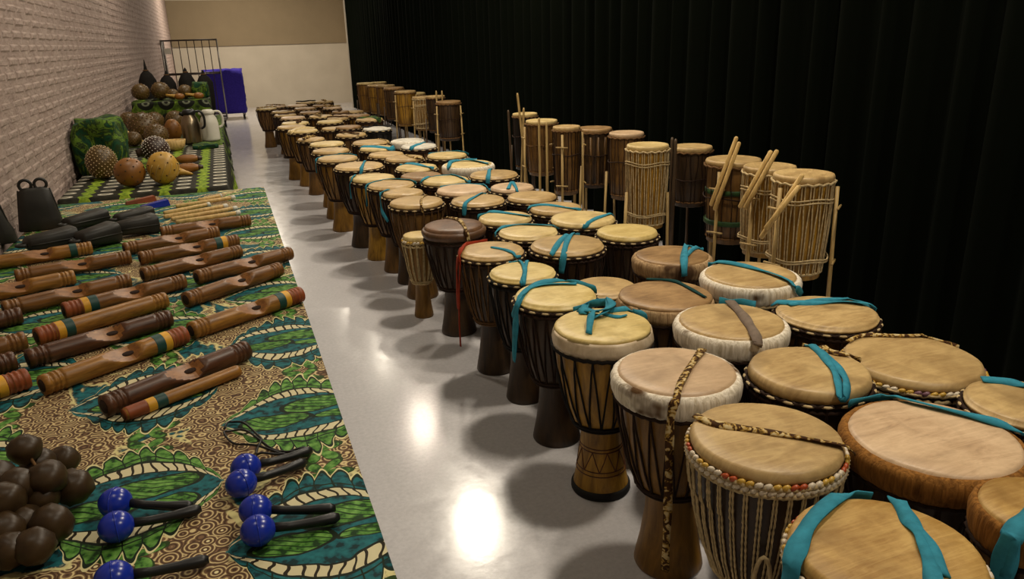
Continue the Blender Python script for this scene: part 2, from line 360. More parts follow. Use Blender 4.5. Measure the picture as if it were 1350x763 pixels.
# ------------------------------------------------------------------ tables and cloths
TZ = 0.70
def cloth_material_paisley():
    g = G('wax_print_paisley', 0.75, 0.25)
    sx = g.n.new('ShaderNodeSeparateXYZ'); wv = g.n.new('ShaderNodeVectorMath'); wv.operation = 'ADD'
    nz = g.n.new('ShaderNodeTexNoise'); nz.inputs['Scale'].default_value = 9; nz.inputs['Detail'].default_value = 2; g.lk(g.tc(), nz.inputs['Vector'])
    ms = g.n.new('ShaderNodeVectorMath'); ms.operation = 'MULTIPLY_ADD'; g.lk(nz.outputs['Color'], ms.inputs[0])
    ms.inputs[1].default_value = (0.05,0.05,0); ms.inputs[2].default_value = (-0.025,-0.025,0)
    g.lk(g.tc(), wv.inputs[0]); g.lk(ms.outputs[0], wv.inputs[1]); g.lk(wv.outputs[0], sx.inputs[0])
    X, Y = g.V(sx.outputs[0]), g.V(sx.outputs[1])
    DX, DY = 0.335, 0.47
    u = X/DX+1.29; ci = u.fl(); par = ci.mod(2.0)
    px = (u.fr()-0.5)*DX
    vv = Y/DY+(par*0.5)+0.52; ri = vv.fl(); py = (vv.fr()-0.5)*DY
    par2 = (ri+ci).mod(2.0)
    a, bb = 0.166, 0.125
    # lens: e = |py| / (bb*(1-(px/a)^2))
    q = ((px/a)*(px/a)).rsub(1.0).mx(0.02)
    e = (py.abs())/(q*bb)
    wav = ((px*150.0).sin()*0.10)
    # background: rings on brown
    vo = g.n.new('ShaderNodeTexVoronoi'); vo.inputs['Scale'].default_value = 36; g.lk(g.tc(), vo.inputs['Vector'])
    rings = ((g.V(vo.outputs['Distance'])*26.0).sin()*0.5)+0.5
    bg = g.ramp(rings.s, [(0.0, srgb(66,44,26)), (0.3, srgb(112,84,58)), (0.76, srgb(124,94,66)), (0.9, srgb(206,186,134))])
    dot = g.V(vo.outputs['Distance']).lt(0.12)
    bg = g.mix(dot.s, bg, srgb(226,212,160))
    # teal clouds in the background
    big = g.noise(5.0, 3, 0.6, None, 0.6)
    tealm = g.ramp(big, [(0.56, (0,0,0,1)), (0.58, (1,1,1,1))]); edge = g.ramp(big, [(0.535, (0,0,0,1)), (0.545, (1,1,1,1)), (0.555, (1,1,1,1)), (0.57, (0,0,0,1))])
    hat = g.noise(60, 2, 0.5)
    teal = g.ramp(hat, [(0.38, srgb(8,44,46)), (0.46, srgb(14,82,88)), (0.7, srgb(28,108,112))])
    green = g.ramp(hat, [(0.36, srgb(24,56,16)), (0.45, srgb(66,116,38)), (0.7, srgb(118,166,78))])
    bg = g.mix(tealm, bg, teal); bg = g.mix(edge, bg, srgb(210,200,140))
    # star leaves half-way between lenses
    lx, ly = px-0.02, (py.abs()-0.19)
    ang = lx.op('ARCTAN2', ly); rad = ((lx*lx)+(ly*ly)).sq()
    leaf = rad/(((ang*2.5).sin().abs()*0.042)+0.009)
    bg = g.mix(leaf.lt(1.15).s, bg, srgb(40,60,16)); bg = g.mix(leaf.lt(0.98).s, bg, green)
    # scalloped fringe
    sc = ((px*95.0).sin().abs()*0.30)+1.30
    c = g.mix(e.lt(sc+0.09).s, bg, srgb(214,204,150))
    fr = g.mix(par2.s, teal, green); fr = g.mix((px*95.0).sin().abs().lt(0.13).s, fr, srgb(16,34,14))
    fr = g.mix((e-1.18).abs().lt(0.018).s, fr, srgb(16,34,14))
    c = g.mix(e.lt(sc+0.03).s, c, srgb(18,34,16)); c = g.mix(e.lt(sc-0.06).s, c, fr)
    c = g.mix(e.lt(1.08).s, c, srgb(20,30,14))
    # cream band with wavy cross lines
    cross = ((px*300.0+(e*14.0).sin()*1.2).sin()).gt(0.72)
    band = g.mix(cross.s, srgb(206,196,156), srgb(40,30,14))
    c = g.mix(e.lt(1.02).s, c, band)
    c = g.mix(e.lt(0.77).s, c, srgb(22,26,10))
    # inside: teal ground with two leaf ovals
    c = g.mix(e.lt(0.73).s, c, teal)
    def oval(cx, cy, ra, rb):
        dx, dy = (px-cx)/ra, (py-cy)/rb; return ((dx*dx)+(dy*dy)).sq()
    o1 = oval(0.04, 0.032, 0.08, 0.034); o2 = oval(-0.055, -0.022, 0.07, 0.032); o3 = oval(0.07, -0.035, 0.05, 0.018)
    vein = ((py*420.0+px*200.0).sin()).gt(0.72)
    lf = g.mix(vein.s, green, srgb(24,56,14))
    for o_ in (o1, o2, o3):
        c = g.mix(o_.lt(1.1).s, c, srgb(16,30,10)); c = g.mix(o_.lt(0.95).s, c, lf)
    g.col(c); g.bump(g.noise(400, 2), 0.15, 0.001); return g.m
def cloth_material_lozenge(name, circles=False):
    g = G(name, 0.8, 0.2); sx = g.n.new('ShaderNodeSeparateXYZ'); g.lk(g.tc(), sx.inputs[0])
    X, Y, Z = (g.V(sx.outputs[i]) for i in range(3))
    if not circles:
        u = X/0.21+0.13; k = u.fr(); yy = (Y-Z*1.0)/0.13
        zig = ((yy*2*PI).sin()*0.05)
        lime = (k-0.22).abs().lt(zig+0.14)
        dx = (k-0.70)/0.20; dy = (yy.fr()-0.5)/0.24; el = ((dx*dx)+(dy*dy)).sq()
        base = g.ramp(g.noise(30, 3), [(0.3, srgb(26,26,18)), (0.7, srgb(52,50,38))])
        c = g.mix(lime.s, base, g.ramp(g.noise(40, 3), [(0.35, srgb(70,100,16)), (0.65, srgb(150,172,50))]))
        c = g.mix(el.lt(1.0).s, c, srgb(196,190,172)); c = g.mix(el.lt(0.55).s, c, srgb(120,118,100))
    else:
        u = X/0.2+0.4; k = u.fr()-0.5; v = (Z+Y*0.7)/0.2; kv = v.fr()-0.5
        r = ((k*k)+(kv*kv)).sq()
        n = g.noise(14, 4, 0.6)
        c = g.ramp(n, [(0.35, srgb(30,44,12)), (0.5, srgb(70,92,24)), (0.68, srgb(112,140,40))])
        c = g.mix(r.lt(0.42).s, c, srgb(20,22,12)); c = g.mix(r.lt(0.2).s, c, srgb(104,108,88)); c = g.mix(r.lt(0.1).s, c, srgb(24,24,16))
    g.col(c); g.bump(g.noise(300, 2), 0.2, 0.001); return g.m
M['paisley'] = cloth_material_paisley()
M['lozenge'] = cloth_material_lozenge('wax_print_lozenge')
M['circles'] = cloth_material_lozenge('wax_print_circles', True)
g = G('wax_print_leafy', 0.8, 0.2); n_ = g.noise(9, 4, 0.6, None, 1.5)
g.col(g.ramp(n_, [(0.30, srgb(14,30,16)), (0.42, srgb(24,70,44)), (0.5, srgb(40,52,18)), (0.56, srgb(96,128,40)), (0.62, srgb(22,34,14)), (0.74, srgb(120,150,70))])); g.bump(n_, 0.3, 0.006); M['leafy'] = g.m

def make_table(x0, x1, y0, y1, z, label):
    t = thing('table', label, 'table', ((x0+x1)/2, (y0+y1)/2, 0)); hx, hy = (x1-x0)/2, (y1-y0)/2
    b = MB(); b.box(-hx, hx, -hy, hy, z-0.03, z); b.build('tabletop', 'tabletop', t, False)
    for sx in (-1, 1):
        for sy in (-1, 1):
            b = MB(); b.tube([(sx*(hx-0.08), sy*(hy-0.12), 0), (sx*(hx-0.08), sy*(hy-0.12), z-0.03)], 0.016, 8); b.build('leg', 'darkmetal', t)
def make_cloth(name, x0, x1, y0, y1, z, drop, mat, label, flare=0.05, cat='tablecloth', wrinkle=0.0015):
    b = MB(); per = []; step = 0.04
    nx, ny = max(2, int((x1-x0)/step)), max(2, int((y1-y0)/step))
    v = []; f = []
    for j in range(ny+1):
        for i in range(nx+1):
            x, y = x0+(x1-x0)*i/nx, y0+(y1-y0)*j/ny
            v.append((x, y, z+0.003+wrinkle*(1+noise.noise(Vector((x*5, y*5, 0)))) ))
    for j in range(ny):
        for i in range(nx): a = j*(nx+1)+i; f.append((a, a+1, a+nx+2, a+nx+1))
    loop = [i for i in range(nx+1)]+[(j)*(nx+1)+nx for j in range(1, ny+1)]+[ny*(nx+1)+i for i in range(nx-1, -1, -1)]+[j*(nx+1) for j in range(ny-1, 0, -1)]
    prev = loop; lv = 5
    cx, cy = (x0+x1)/2, (y0+y1)/2
    for k in range(1, lv+1):
        t = k/lv; cur = []
        for n, idx in enumerate(loop):
            p = v[idx]; nxn = (1 if abs(p[0]-x1) < 1e-6 else (-1 if abs(p[0]-x0) < 1e-6 else 0)); nyn = (1 if abs(p[1]-y1) < 1e-6 else (-1 if abs(p[1]-y0) < 1e-6 else 0))
            d = Vector((nxn, nyn, 0)).normalized(); rp = 0.004+flare*t*(0.55+0.45*math.sin(n*0.55+2*math.sin(n*0.13)))*(1 if nxn > 0 and nyn == 0 else .22)
            cur.append(len(v)); v.append((p[0]+d.x*rp, p[1]+d.y*rp, z+0.003-drop*t+0.01*t*math.sin(n*0.31)))
        L = len(loop)
        for n in range(L): f.append((prev[n], cur[n], cur[(n+1) % L], prev[(n+1) % L]))
        prev = cur
    o = obj(name, v, f, mat); tag(o, label, cat); return o
X1 = 0.153
make_table(-0.95, X1-0.015, 0.78, 2.70, TZ, 'long folding table hidden under the near half of the paisley cloth')
make_table(-0.95, X1-0.015, 2.74, 4.68, TZ, 'long folding table hidden under the far half of the paisley cloth')
make_cloth('tablecloth', -0.955, X1, 0.75, 4.71, TZ, 0.42, 'paisley', 'brown, teal and green paisley wax print cloth under the wooden tubes', 0.03)
make_table(-0.95, -0.07, 4.87, 7.0, TZ, 'folding table under the black and lime cloth')
make_cloth('tablecloth', -0.955, -0.05, 4.85, 7.02, TZ, 0.34, 'lozenge', 'black cloth with lime stripes and white lozenges under the gourds', 0.06)
make_table(-0.95, -0.07, 7.12, 10.25, TZ, 'folding table under the dark green cloth')
make_cloth('tablecloth', -0.955, -0.05, 7.10, 10.27, TZ, 0.34, 'circles', 'dark green cloth with black circles under the thermos jugs', 0.05)

# ------------------------------------------------------------------ djembes
POS = {
1:(1.002,0.846,0.617,0.178),2:(1.057,1.250,0.627,0.183),3:(1.065,1.642,0.626,0.183),4:(1.058,2.074,0.610,0.173),5:(1.427,1.127,0.608,0.206),
6:(1.792,1.522,0.581,0.203),7:(1.416,1.523,0.615,0.174),8:(1.419,1.885,0.632,0.186),9:(1.816,1.901,0.597,0.177),10:(1.785,1.176,0.601,0.143),
11:(1.343,0.807,0.637,0.125),12:(1.403,2.254,0.608,0.184),13:(1.780,2.268,0.631,0.192),14:(1.695,2.681,0.612,0.174),15:(1.325,2.581,0.554,0.136),
16:(1.055,2.452,0.600,0.163),17:(1.071,2.830,0.582,0.149),18:(1.051,3.169,0.593,0.159),19:(1.366,3.029,0.617,0.178),20:(1.759,3.191,0.597,0.159),
21:(1.676,3.522,0.603,0.182),22:(1.332,3.429,0.593,0.159),23:(1.346,3.802,0.585,0.156),24:(1.677,3.872,0.592,0.158),25:(1.030,3.715,0.594,0.172),
26:(0.915,4.035,0.482,0.096),27:(1.672,4.228,0.595,0.161),28:(1.685,4.608,0.587,0.153),29:(1.327,4.222,0.607,0.170),30:(1.336,4.575,0.610,0.173),
31:(0.996,4.390,0.599,0.172),32:(0.985,4.705,0.600,0.138),33:(1.336,4.966,0.607,0.170),34:(1.253,5.319,0.592,0.158),35:(0.973,5.010,0.603,0.165),
36:(1.684,4.965,0.618,0.179),37:(1.614,5.337,0.641,0.200),38:(1.299,5.645,0.602,0.167),39:(0.890,5.790,0.627,0.195),40:(1.657,6.071,0.613,0.175),
41:(1.321,6.155,0.603,0.167),42:(1.240,6.503,0.597,0.162),43:(1.235,6.888,0.604,0.164),44:(1.598,6.794,0.608,0.172),45:(1.603,7.277,0.603,0.168),
46:(1.246,7.237,0.619,0.186),47:(0.814,6.385,0.613,0.175),48:(0.827,6.900,0.612,0.174),49:(0.862,7.434,0.610,0.173),50:(1.201,8.135,0.602,0.167),
51:(1.302,8.991,0.595,0.157),52:(1.550,8.542,0.604,0.168),53:(1.645,9.528,0.616,0.177),54:(1.645,10.376,0.596,0.161),55:(0.767,8.728,0.613,0.175),
56:(1.187,9.687,0.603,0.168),57:(1.180,10.530,0.601,0.166),58:(0.771,9.675,0.612,0.174),59:(0.817,10.511,0.605,0.169),60:(0.770,11.528,0.611,0.173),
61:(1.116,11.928,0.606,0.169),62:(1.126,11.312,0.595,0.161),63:(1.534,12.066,0.584,0.150),64:(1.570,13.351,0.593,0.165),65:(1.437,12.573,0.589,0.156),
66:(0.593,12.470,0.597,0.163),67:(0.760,12.778,0.601,0.167),68:(1.075,12.666,0.603,0.167),69:(1.261,13.225,0.605,0.169),70:(1.544,11.268,0.585,0.130),
71:(1.763,11.434,0.561,0.144),72:(1.496,10.802,0.571,0.135),73:(0.789,8.147,0.582,0.149),74:(0.920,5.370,0.598,0.163),76:(1.173,9.273,0.560,0.152),
77:(0.689,9.229,0.613,0.175),78:(0.766,11.100,0.596,0.162),79:(1.359,10.260,0.583,0.148)}
# id: (body, head, collar, rope, lacing count, label)
K = {
1:('dark','hide','bead','pale',26,'djembe with golden hide head, beaded rim and two turquoise straps over it'),
2:('dark','tan','bead','pale',36,'djembe laced in pale rope, red and yellow beaded rim, patterned strap flat across head'),
3:('ochre','pink','furpatch','dark',20,'djembe with puffy white fur collar and long patterned strap hanging to the floor'),
4:('amber','yellow','skirt','black',17,'amber djembe with carved foot and turquoise ribbon knotted on its cream head'),
5:('dark','pink','furbrown','dark',22,'wide djembe with pinkish head, thick brown fur collar and straight turquoise strap'),
6:('dark','tan','beady','pale',24,'djembe with yellow beaded rim and thin patterned cord over tan head, by the curtain'),
7:('dark','tan','skin','dark',22,'tan-headed djembe with crossed turquoise and patterned straps, behind the pale-roped drum'),
8:('dark','tan','furpatch','dark',20,'djembe with black and white fur collar, short turquoise strap and grey fur tail'),
9:('brown','tan','rope','dark',22,'djembe with double rope rim and broad turquoise strap across its tan head, by the curtain'),
10:('dark','tan','rope','pale',20,'small tan djembe with turquoise strap beyond the wide brown-fur drum'),
11:('brown','hide','furbrown','dark',16,'djembe with rough brown hide collar and turquoise strap hanging down its side'),
12:('brown','brownskin','skirttan','dark',22,'brown-headed djembe with pale skin collar and thin dark teal strap'),
13:('brown','tan','furpatch','pale',22,'djembe with rope rim, tuft of white fur and turquoise strap running across to it'),
14:('brown','brownskin','furtan','brown',22,'djembe with mottled brown rim and forked turquoise strap, before the stick-bearing tall drums'),
15:('brown','tan','rope','dark',18,'small plain tan djembe between the ribbon-knotted and mottled-rim drums'),
16:('dark','yellow','rope','pale',20,'yellow-headed djembe with long turquoise straps trailing down its aisle side'),
17:('dark','yellow','rope','black',18,'small yellow-headed djembe with twisted turquoise strap hanging over the front rim'),
18:('dark','tan','rope','brown',22,'dark djembe with red cloth strap hanging down the aisle side'),
19:('dark','tan','rope','dark',22,'djembe with two turquoise straps draped forward over the tan head'),
20:('dark','yellow','skin','pale',20,'plain pale yellow djembe beside the tall roped drum, no strap'),
21:('brown','cream','skin','dark',20,'cream djembe with a turquoise strap end on its curtain-side edge'),
22:('dark','cream','rope','dark',20,'cream djembe with a turquoise strap bent along its back half'),
23:('brown','cream','skin','dark',18,'cream djembe with turquoise strap lying flat across, behind the dark-headed one'),
24:('brown','tan','skin','dark',18,'tan djembe with thin turquoise strap across, half hidden by a cream one'),
25:('dark','darkskin','furdark','dark',20,'dark brown djembe with dark head and patterned strap on its rim'),
26:('ochre','cream','bead0','pale',16,'smallest djembe, pale roped, standing beside the dark-headed drum'),
27:('brown','tan','skin','pale',18,'plain tan djembe without strap in the curtain-side column'),
28:('brown','pink','skin','dark',18,'pinkish djembe with a little turquoise knot on its head'),
29:('dark','tan','rope','pale',20,'tan djembe with turquoise strap folded over front rim and roped edge'),
30:('brown','pink','skin','dark',18,'pale pinkish djembe with turquoise strap curving round its back'),
31:('brown','tan','skin','brown',20,'brown djembe on the aisle with patterned cord over its tan head'),
32:('dark','tan','skin','dark',18,'narrow aisle djembe with turquoise loop hanging from its head'),
33:('brown','cream','skin','dark',18,'cream djembe with a long turquoise strap arched over its back edge'),
34:('dark','brownskin','skin','dark',18,'brown-headed djembe half hidden behind an arched turquoise strap'),
35:('brown','tan','rope','dark',18,'aisle djembe with turquoise strap across and trailing down its side'),
36:('brown','tan','rope','pale',18,'tan djembe with turquoise strap hanging straight down its front'),
37:('brown','cream','furwhite','dark',18,'djembe with thick white collar and turquoise strap coiled on top'),
38:('brown','cream','rope','dark',18,'cream djembe with turquoise knot across the middle of its head'),
39:('dark','tan','rope','pale',20,'wide tan djembe on the aisle with turquoise strap over front rim and dotted edge'),
40:('brown','cream','skin','dark',16,'cream djembe with turquoise strap along its back edge, in the curtain-side column'),
41:('brown','tan','skin','dark',16,'tan djembe with reddish patterned strap bunched on its edge'),
42:('brown','tan','skin','dark',16,'plain tan djembe in the middle column next to a bunched-strap one'),
43:('brown','cream','skin','dark',16,'cream djembe nearly covered by a bunched turquoise strap'),
44:('brown','white','skin','dark',16,'whitish djembe with a short turquoise strap next to the pure white one'),
45:('brown','white','furwhite','dark',16,'pure white-headed djembe with white collar'),
46:('brown','tan','rope','dark',16,'tan djembe with pale cord along its rim, beside the pure white one'),
47:('ochre','tan','skin','dark',16,'ochre aisle djembe with thin turquoise strap along its back and side'),
48:('ochre','tan','skin','brown',16,'ochre aisle djembe without strap, just behind a turquoise-strapped one'),
49:('ochre','cream','skin','dark',16,'cream-headed aisle djembe without strap, last of the ochre ones'),
74:('amber','cream','skin','dark',16,'amber aisle djembe with a pale rope coil and turquoise straps hanging at its side'),
52:('black','white','skin','black',14,'black djembe with a dark cloth cover folded over its white head'),
53:('brown','tan','skin','dark',14,'djembe with a leafy green cloth strap over its head'),
55:('ochre','cream','skin','dark',14,'ochre djembe with wrinkled cream cloth on its head'),
}
STRAPS = {
1:[('blue',.032,[(1036,800),(1046,740),(1066,692),(1105,655),(1150,645)]),('blue',.026,[(1180,650),(1196,682),(1214,708),(1226,740),(1234,790)]),('blue',.018,[(1200,688),(1226,718),(1246,760)])],
2:[('batik',.020,[(916,548),(945,560),(1000,568),(1060,578),(1122,590)])],
3:[('batik',.022,[(926,462),(905,492),(892,520),(884,552),(882,600),(880,680),(877,752)])],
4:[('blue',.026,[(756,404),(772,397),(800,402),(806,412),(790,416),(764,408)]),('blue',.022,[(768,414),(778,398),(798,396),(802,414),(782,420)]),('blue',.020,[(786,412),(780,424),(776,440)]),('blue',.024,[(800,410),(826,407),(848,403),(862,410)]),('blue',.014,[(796,414),(812,418),(826,416)])],
5:[('blue',.020,[(1114,522),(1150,516),(1200,530),(1270,547),(1344,566)])],
6:[('batik',.014,[(1118,450),(1140,442),(1200,443),(1250,439),(1282,446)])],
7:[('blue',.020,[(1064,450),(1086,470),(1102,494),(1108,526)]),('blue',.018,[(1080,462),(1102,482),(1116,504),(1110,524)]),('batik',.022,[(1058,449),(1076,452),(1098,465),(1140,468)])],
8:[('blue',.034,[(950,396),(972,391),(1010,388)]),('greycloth',.03,[(962,398),(980,418),(992,436),(1000,452)])],
9:[('blue',.026,[(1020,398),(1060,400),(1110,398),(1150,402)]),('blue',.018,[(1040,402),(1080,396),(1140,394),(1154,402)])],
10:[('blue',.024,[(1294,500),(1330,504),(1365,512)])],
11:[('blue',.034,[(1372,672),(1345,690),(1330,718),(1318,770)]),('blue',.02,[(1370,680),(1340,702),(1326,760)])],
12:[('teal',.014,[(852,368),(886,370),(905,378),(930,392)])],
13:[('blue',.020,[(926,342),(975,350),(1018,362),(1046,374),(1056,388)])],
14:[('blue',.026,[(906,318),(902,335),(902,364)]),('blue',.018,[(902,340),(918,326),(938,322)]),('blue',.014,[(900,322),(918,316),(926,318)])],
16:[('blue',.024,[(792,376),(770,368),(730,370),(700,378),(684,398),(680,432),(678,475)]),('blue',.020,[(760,374),(715,376),(692,384),(676,416)])],
17:[('blue',.018,[(648,328),(668,332),(688,346),(692,360),(686,374)]),('blue',.016,[(696,338),(692,358),(690,376)])],
18:[('redcloth',.034,[(640,310),(618,318),(606,334),(600,370),(597,408)]),('redcloth',.028,[(628,314),(610,326),(606,380),(606,456)]),('blue',.014,[(648,326),(668,330),(686,338)])],
19:[('blue',.022,[(786,290),(762,300),(742,314),(726,336)]),('blue',.024,[(772,298),(752,310),(744,330),(740,360)])],
21:[('blue',.020,[(768,298),(786,288),(812,279)])],
22:[('blue',.018,[(648,312),(660,300),(690,296),(736,298)])],
23:[('blue',.024,[(628,282),(650,279),(698,285)])],
24:[('blue',.020,[(692,273),(720,270),(766,277)])],
25:[('batik',.018,[(584,286),(604,290),(614,302),(618,318)])],
28:[('blue',.02,[(670,249),(675,240),(682,250)])],
29:[('blue',.022,[(646,250),(630,257),(614,268),(612,284)])],
30:[('blue',.02,[(578,244),(600,239),(630,240),(646,250)])],
31:[('batik',.014,[(562,256),(555,264),(558,280)])],
32:[('blue',.022,[(512,250),(498,256),(500,272),(512,292)])],
33:[('blue',.022,[(556,238),(572,230),(600,231),(620,240)])],
35:[('blue',.022,[(550,238),(516,236),(486,241),(480,256),(482,272)])],
36:[('blue',.028,[(646,220),(644,230),(643,242)])],
37:[('blue',.03,[(592,222),(596,213),(622,212),(644,216)]),('blue',.03,[(594,214),(612,209),(630,208)])],
38:[('blue',.03,[(524,216),(545,216),(572,222)])],
39:[('blue',.022,[(484,208),(478,218),(475,232)])],
40:[('blue',.02,[(563,201),(588,197),(615,201)])],
41:[('batik',.03,[(536,204),(545,208),(556,207)])],
43:[('blue',.05,[(474,193),(495,194),(520,195)])],
44:[('blue',.03,[(540,195),(550,191),(560,187)])],
46:[('batik',.012,[(466,184),(489,181),(513,186)])],
47:[('blue',.016,[(470,203),(440,203),(420,206),(416,216),(417,228)])],
74:[('ropepale',.03,[(462,233),(480,226),(500,227)]),('blue',.022,[(468,230),(462,240),(458,262)])],
53:[('leafy',.07,[(474,156),(488,154),(502,158)])],
52:[('blackbag',.09,[(480,168),(496,165),(514,167)])],
55:[('cream',.06,[(382,174),(396,169),(414,169)])],
}
PROF = [(0,.60),(.012,.625),(.05,.60),(.14,.53),(.28,.455),(.385,.43),(.405,.45),(.42,.56),(.46,.64),(.56,.78),(.70,.90),(.84,.965),(.93,.985),(.955,.97)]
def prof_r(t):
    for (a, ra), (b_, rb) in zip(PROF, PROF[1:]):
        if t <= b_: return ra+(rb-ra)*(t-a)/(b_-a)
    return PROF[-1][1]
ROPE = {'pale':'ropepale','dark':'ropedark','black':'ropeblack','brown':'ropebrown'}
RED, YEL, WHT, PUR = srgb(172,74,34), srgb(198,158,64), srgb(214,200,176), srgb(120,84,96)
def djembe(i):
    x, y, h, Ro = POS[i]
    if i in K: body, head, col, rope, nl, label = K[i]; grp = None
    else:
        body = random.choice(['brown','brown','ochre','dark']); head = random.choice(['tan','tan','cream','brownskin','pink'])
        col, rope, nl = 'skin', 'dark', 14
        hn = {'tan':'tan','cream':'cream','brownskin':'brown','pink':'pinkish'}[head]; bn = {'brown':'brown','ochre':'ochre','dark':'dark'}[body]
        label, grp = '%s-headed %s djembe in the crowded rows nearest the back wall' % (hn, bn), '%s-headed %s djembes nearest the back wall' % (hn, bn)
    R = Ro/(1.13 if col.startswith('fur') else 1.09); rnd = random.Random(i*13)
    lod = 40 if i < 20 else (32 if i < 40 else 24)
    t = thing('djembe', label, 'drum', (x, y, 0), 0, grp)
    hb = h-0.012                                    # top of the wooden shell
    b = MB(); pr = [(R*r, h*z) for z, r in PROF]; pr[-1] = (R*0.95, hb)
    b.lathe(pr, lod); bo = b.build('shell', body, t)
    # head: slightly domed skin with rounded edge
    zt = h; deep = {'skirt':.062,'skirttan':.06,'skin':.034 if i < 8 else .026,'rope':.023}.get(col, .03)
    pr = [(R*1.0, zt-deep),(R*1.012, zt-deep*.6),(R*1.0, zt-.014),(R*.975, zt-.004),(R*.93, zt-.0005),(R*.7, zt+.001),(R*.35, zt+.002),(0.0001, zt+.002)]
    wob = (lambda a, z: 1+.006*math.sin(3*a+i)+.005*math.sin(7*a+i*2))
    b = MB()
    if col in ('skirt', 'skirttan'):
        b.lathe(pr[2:], lod, wob); b.build('drumhead', head, t)
        b = MB(); b.lathe([(R*1.03, zt-deep),(R*1.05, zt-deep*.7),(R*1.02, zt-.02),(R*.995, zt-.011),(R*.98, zt-.012)], lod, lambda a, z: 1+.008*math.sin(5*a+i)+.006*math.sin(17*a)); b.build('skin_collar', 'skirt' if col == 'skirt' else 'furtan', t)
    else:
        b.lathe(pr, lod, wob); b.build('drumhead', head, t)
    zr = zt-deep-.006                               # height of the rim ring
    fur = col.startswith('fur')
    if fur:
        fm = {'furdark':'darkskin'}.get(col, col); th = .032 if col != 'furdark' else .02
        b = MB(); S = lod+16; prf = []
        for k in range(13):
            a = -PI*0.55+PI*1.25*k/12; prf.append((R*1.0+(R*.105)*max(-.2, math.cos(a)), zt-.032+th*math.sin(a)*(1.4 if a < 0 else .8)))
        b.lathe(prf[::1], S, lambda a, z: 1+.012*noise.noise(Vector((math.cos(a)*6, math.sin(a)*6, z*30+i)))+.006*math.sin(a*31+z*90))
        b.build('fur_collar', fm, t); zr = zt-.078
    rm = ROPE[rope]
    # rim rings of twisted rope (loops around a hoop)
    b = MB(); nn = nl*2 if i < 30 else nl; rings = [zr] if col in ('skirt','skirttan') or fur else [zr, zr-.018]
    for q, z in enumerate(rings):
        pts = []; n = nn*2
        for k in range(n):
            a = 2*PI*k/n; rr = R*1.02+.004*(1 if k % 2 else -.4)
            pts.append((rr*math.cos(a), rr*math.sin(a), z+.003*(1 if k % 2 else -1)))
        b.tube(pts, .0062, 5, True)
    b.build('rim_rope', rm if i in (1,2,6,13,26) else ('ropedark' if rope != 'black' else 'ropeblack'), t)
    if not fur and col not in ('skirt','skirttan') and i not in (1,2,26):
        b = MB()
        for k in range(nl):
            a = 2*PI*k/nl; m0 = len(b.v); b.ball((0,0,0), .005, R*PI/nl*.72, .0042, 5, 4)
            mt = Matrix.Translation(((R*1.02+.007)*math.cos(a), (R*1.02+.007)*math.sin(a), zr+.002)) @ Matrix.Rotation(a, 4, 'Z')
            for w_ in range(m0, len(b.v)): b.v[w_] = mt @ b.v[w_]
        o = b.build('rope_loops', 'ropepale', t); o['kind'] = 'stuff'
    if col.startswith('bead'):
        b = MB(); n = 60 if col != 'bead0' else 30
        pal = {'bead':[WHT,RED,YEL,WHT,YEL,RED,WHT,YEL],'beady':[YEL,WHT,YEL,PUR],'bead0':[WHT,YEL]}[col]
        for q, dz in enumerate((0, -.015) if col == 'bead' else (0,)):
            for k in range(n):
                a = 2*PI*(k+.5*q)/n; rr = R*1.005+.005; c = pal[(k//2) % len(pal)] if q == 0 else WHT
                m0 = len(b.v); b.ball((0,0,0), .0062, R*PI/n*1.35, .0068, 6, 4, c)
                mt = Matrix.Translation((rr*math.cos(a), rr*math.sin(a), zt-.030+dz)) @ Matrix.Rotation(a, 4, 'Z') @ Matrix.Rotation(.45, 4, 'X')
                for w_ in range(m0, len(b.v)): b.v[w_] = mt @ b.v[w_]
        b.build('beaded_rim', 'bead', t)
    # lacing on the bowl
    b = MB(); zw = h*.425; tz = (zr-.01)/h; pale = i in (1,2,26); rad = .0034 if not pale else (.0030 if i == 2 else .0036)
    steps = 32 if i == 2 else (6 if i < 40 else 4)
    for k in range(nl):
        a0 = 2*PI*k/nl
        for sgn in ((-1, 1) if not pale else (-.25, .25)):
            pts = []
            for s in range(steps+1):
                u = s/steps; z = zr-.004+(zw-zr)*u; tt = min(z/h, .95); a = a0+sgn*(2*PI/nl)*.5*u + (0 if not pale else sgn*.06)
                rr = R*prof_r(tt)+.0035+ (0.006*(1-u) if u < .3 else 0)
                pts.append((rr*math.cos(a), rr*math.sin(a), z))
            b.tube(pts, [rad*(1.25 if q % 2 else .75) for q in range(len(pts))] if i == 2 else rad, 4, False, False)
    b.build('rope_lacing', rm if i in (1,2,26) or rope != 'pale' else 'ropedark', t)
    b = MB(); n = 32
    for dz in (.0, .012):
        rr = R*prof_r((zw+dz)/h)+.004; pts = [((rr+.003*(k % 2))*math.cos(2*PI*k/n), (rr+.003*(k % 2))*math.sin(2*PI*k/n), zw+dz+.002*(k % 2)) for k in range(n)]
        b.tube(pts, .0055, 5, True)
    b.build('waist_rope', rm if i in (1,2,26) or rope != 'pale' else 'ropedark', t)
    if i == 4:
        b = MB(); b.lathe([(R*.628,0.0),(R*.65,.006),(R*.648,.022),(R*.622,.03)], 32); b.build('foot_band', 'rubber', t)
        b = MB()                                     # carved lines and lozenges on the foot
        for z in (.085, .10, .17, .182):
            rr = R*prof_r(z/h)+.0005; b.tube([(rr*math.cos(2*PI*k/28), rr*math.sin(2*PI*k/28), z) for k in range(28)], .0022, 4, True)
        for k in range(9):
            for s in (-1, 1):
                pts = []
                for q in range(5):
                    z = .10+.07*q/4; a = 2*PI*k/9+s*(PI/9)*(q/4); rr = R*prof_r(z/h)+.0005; pts.append((rr*math.cos(a), rr*math.sin(a), z))
                b.tube(pts, .002, 4, False, False)
        b.build('carving', 'red', t)
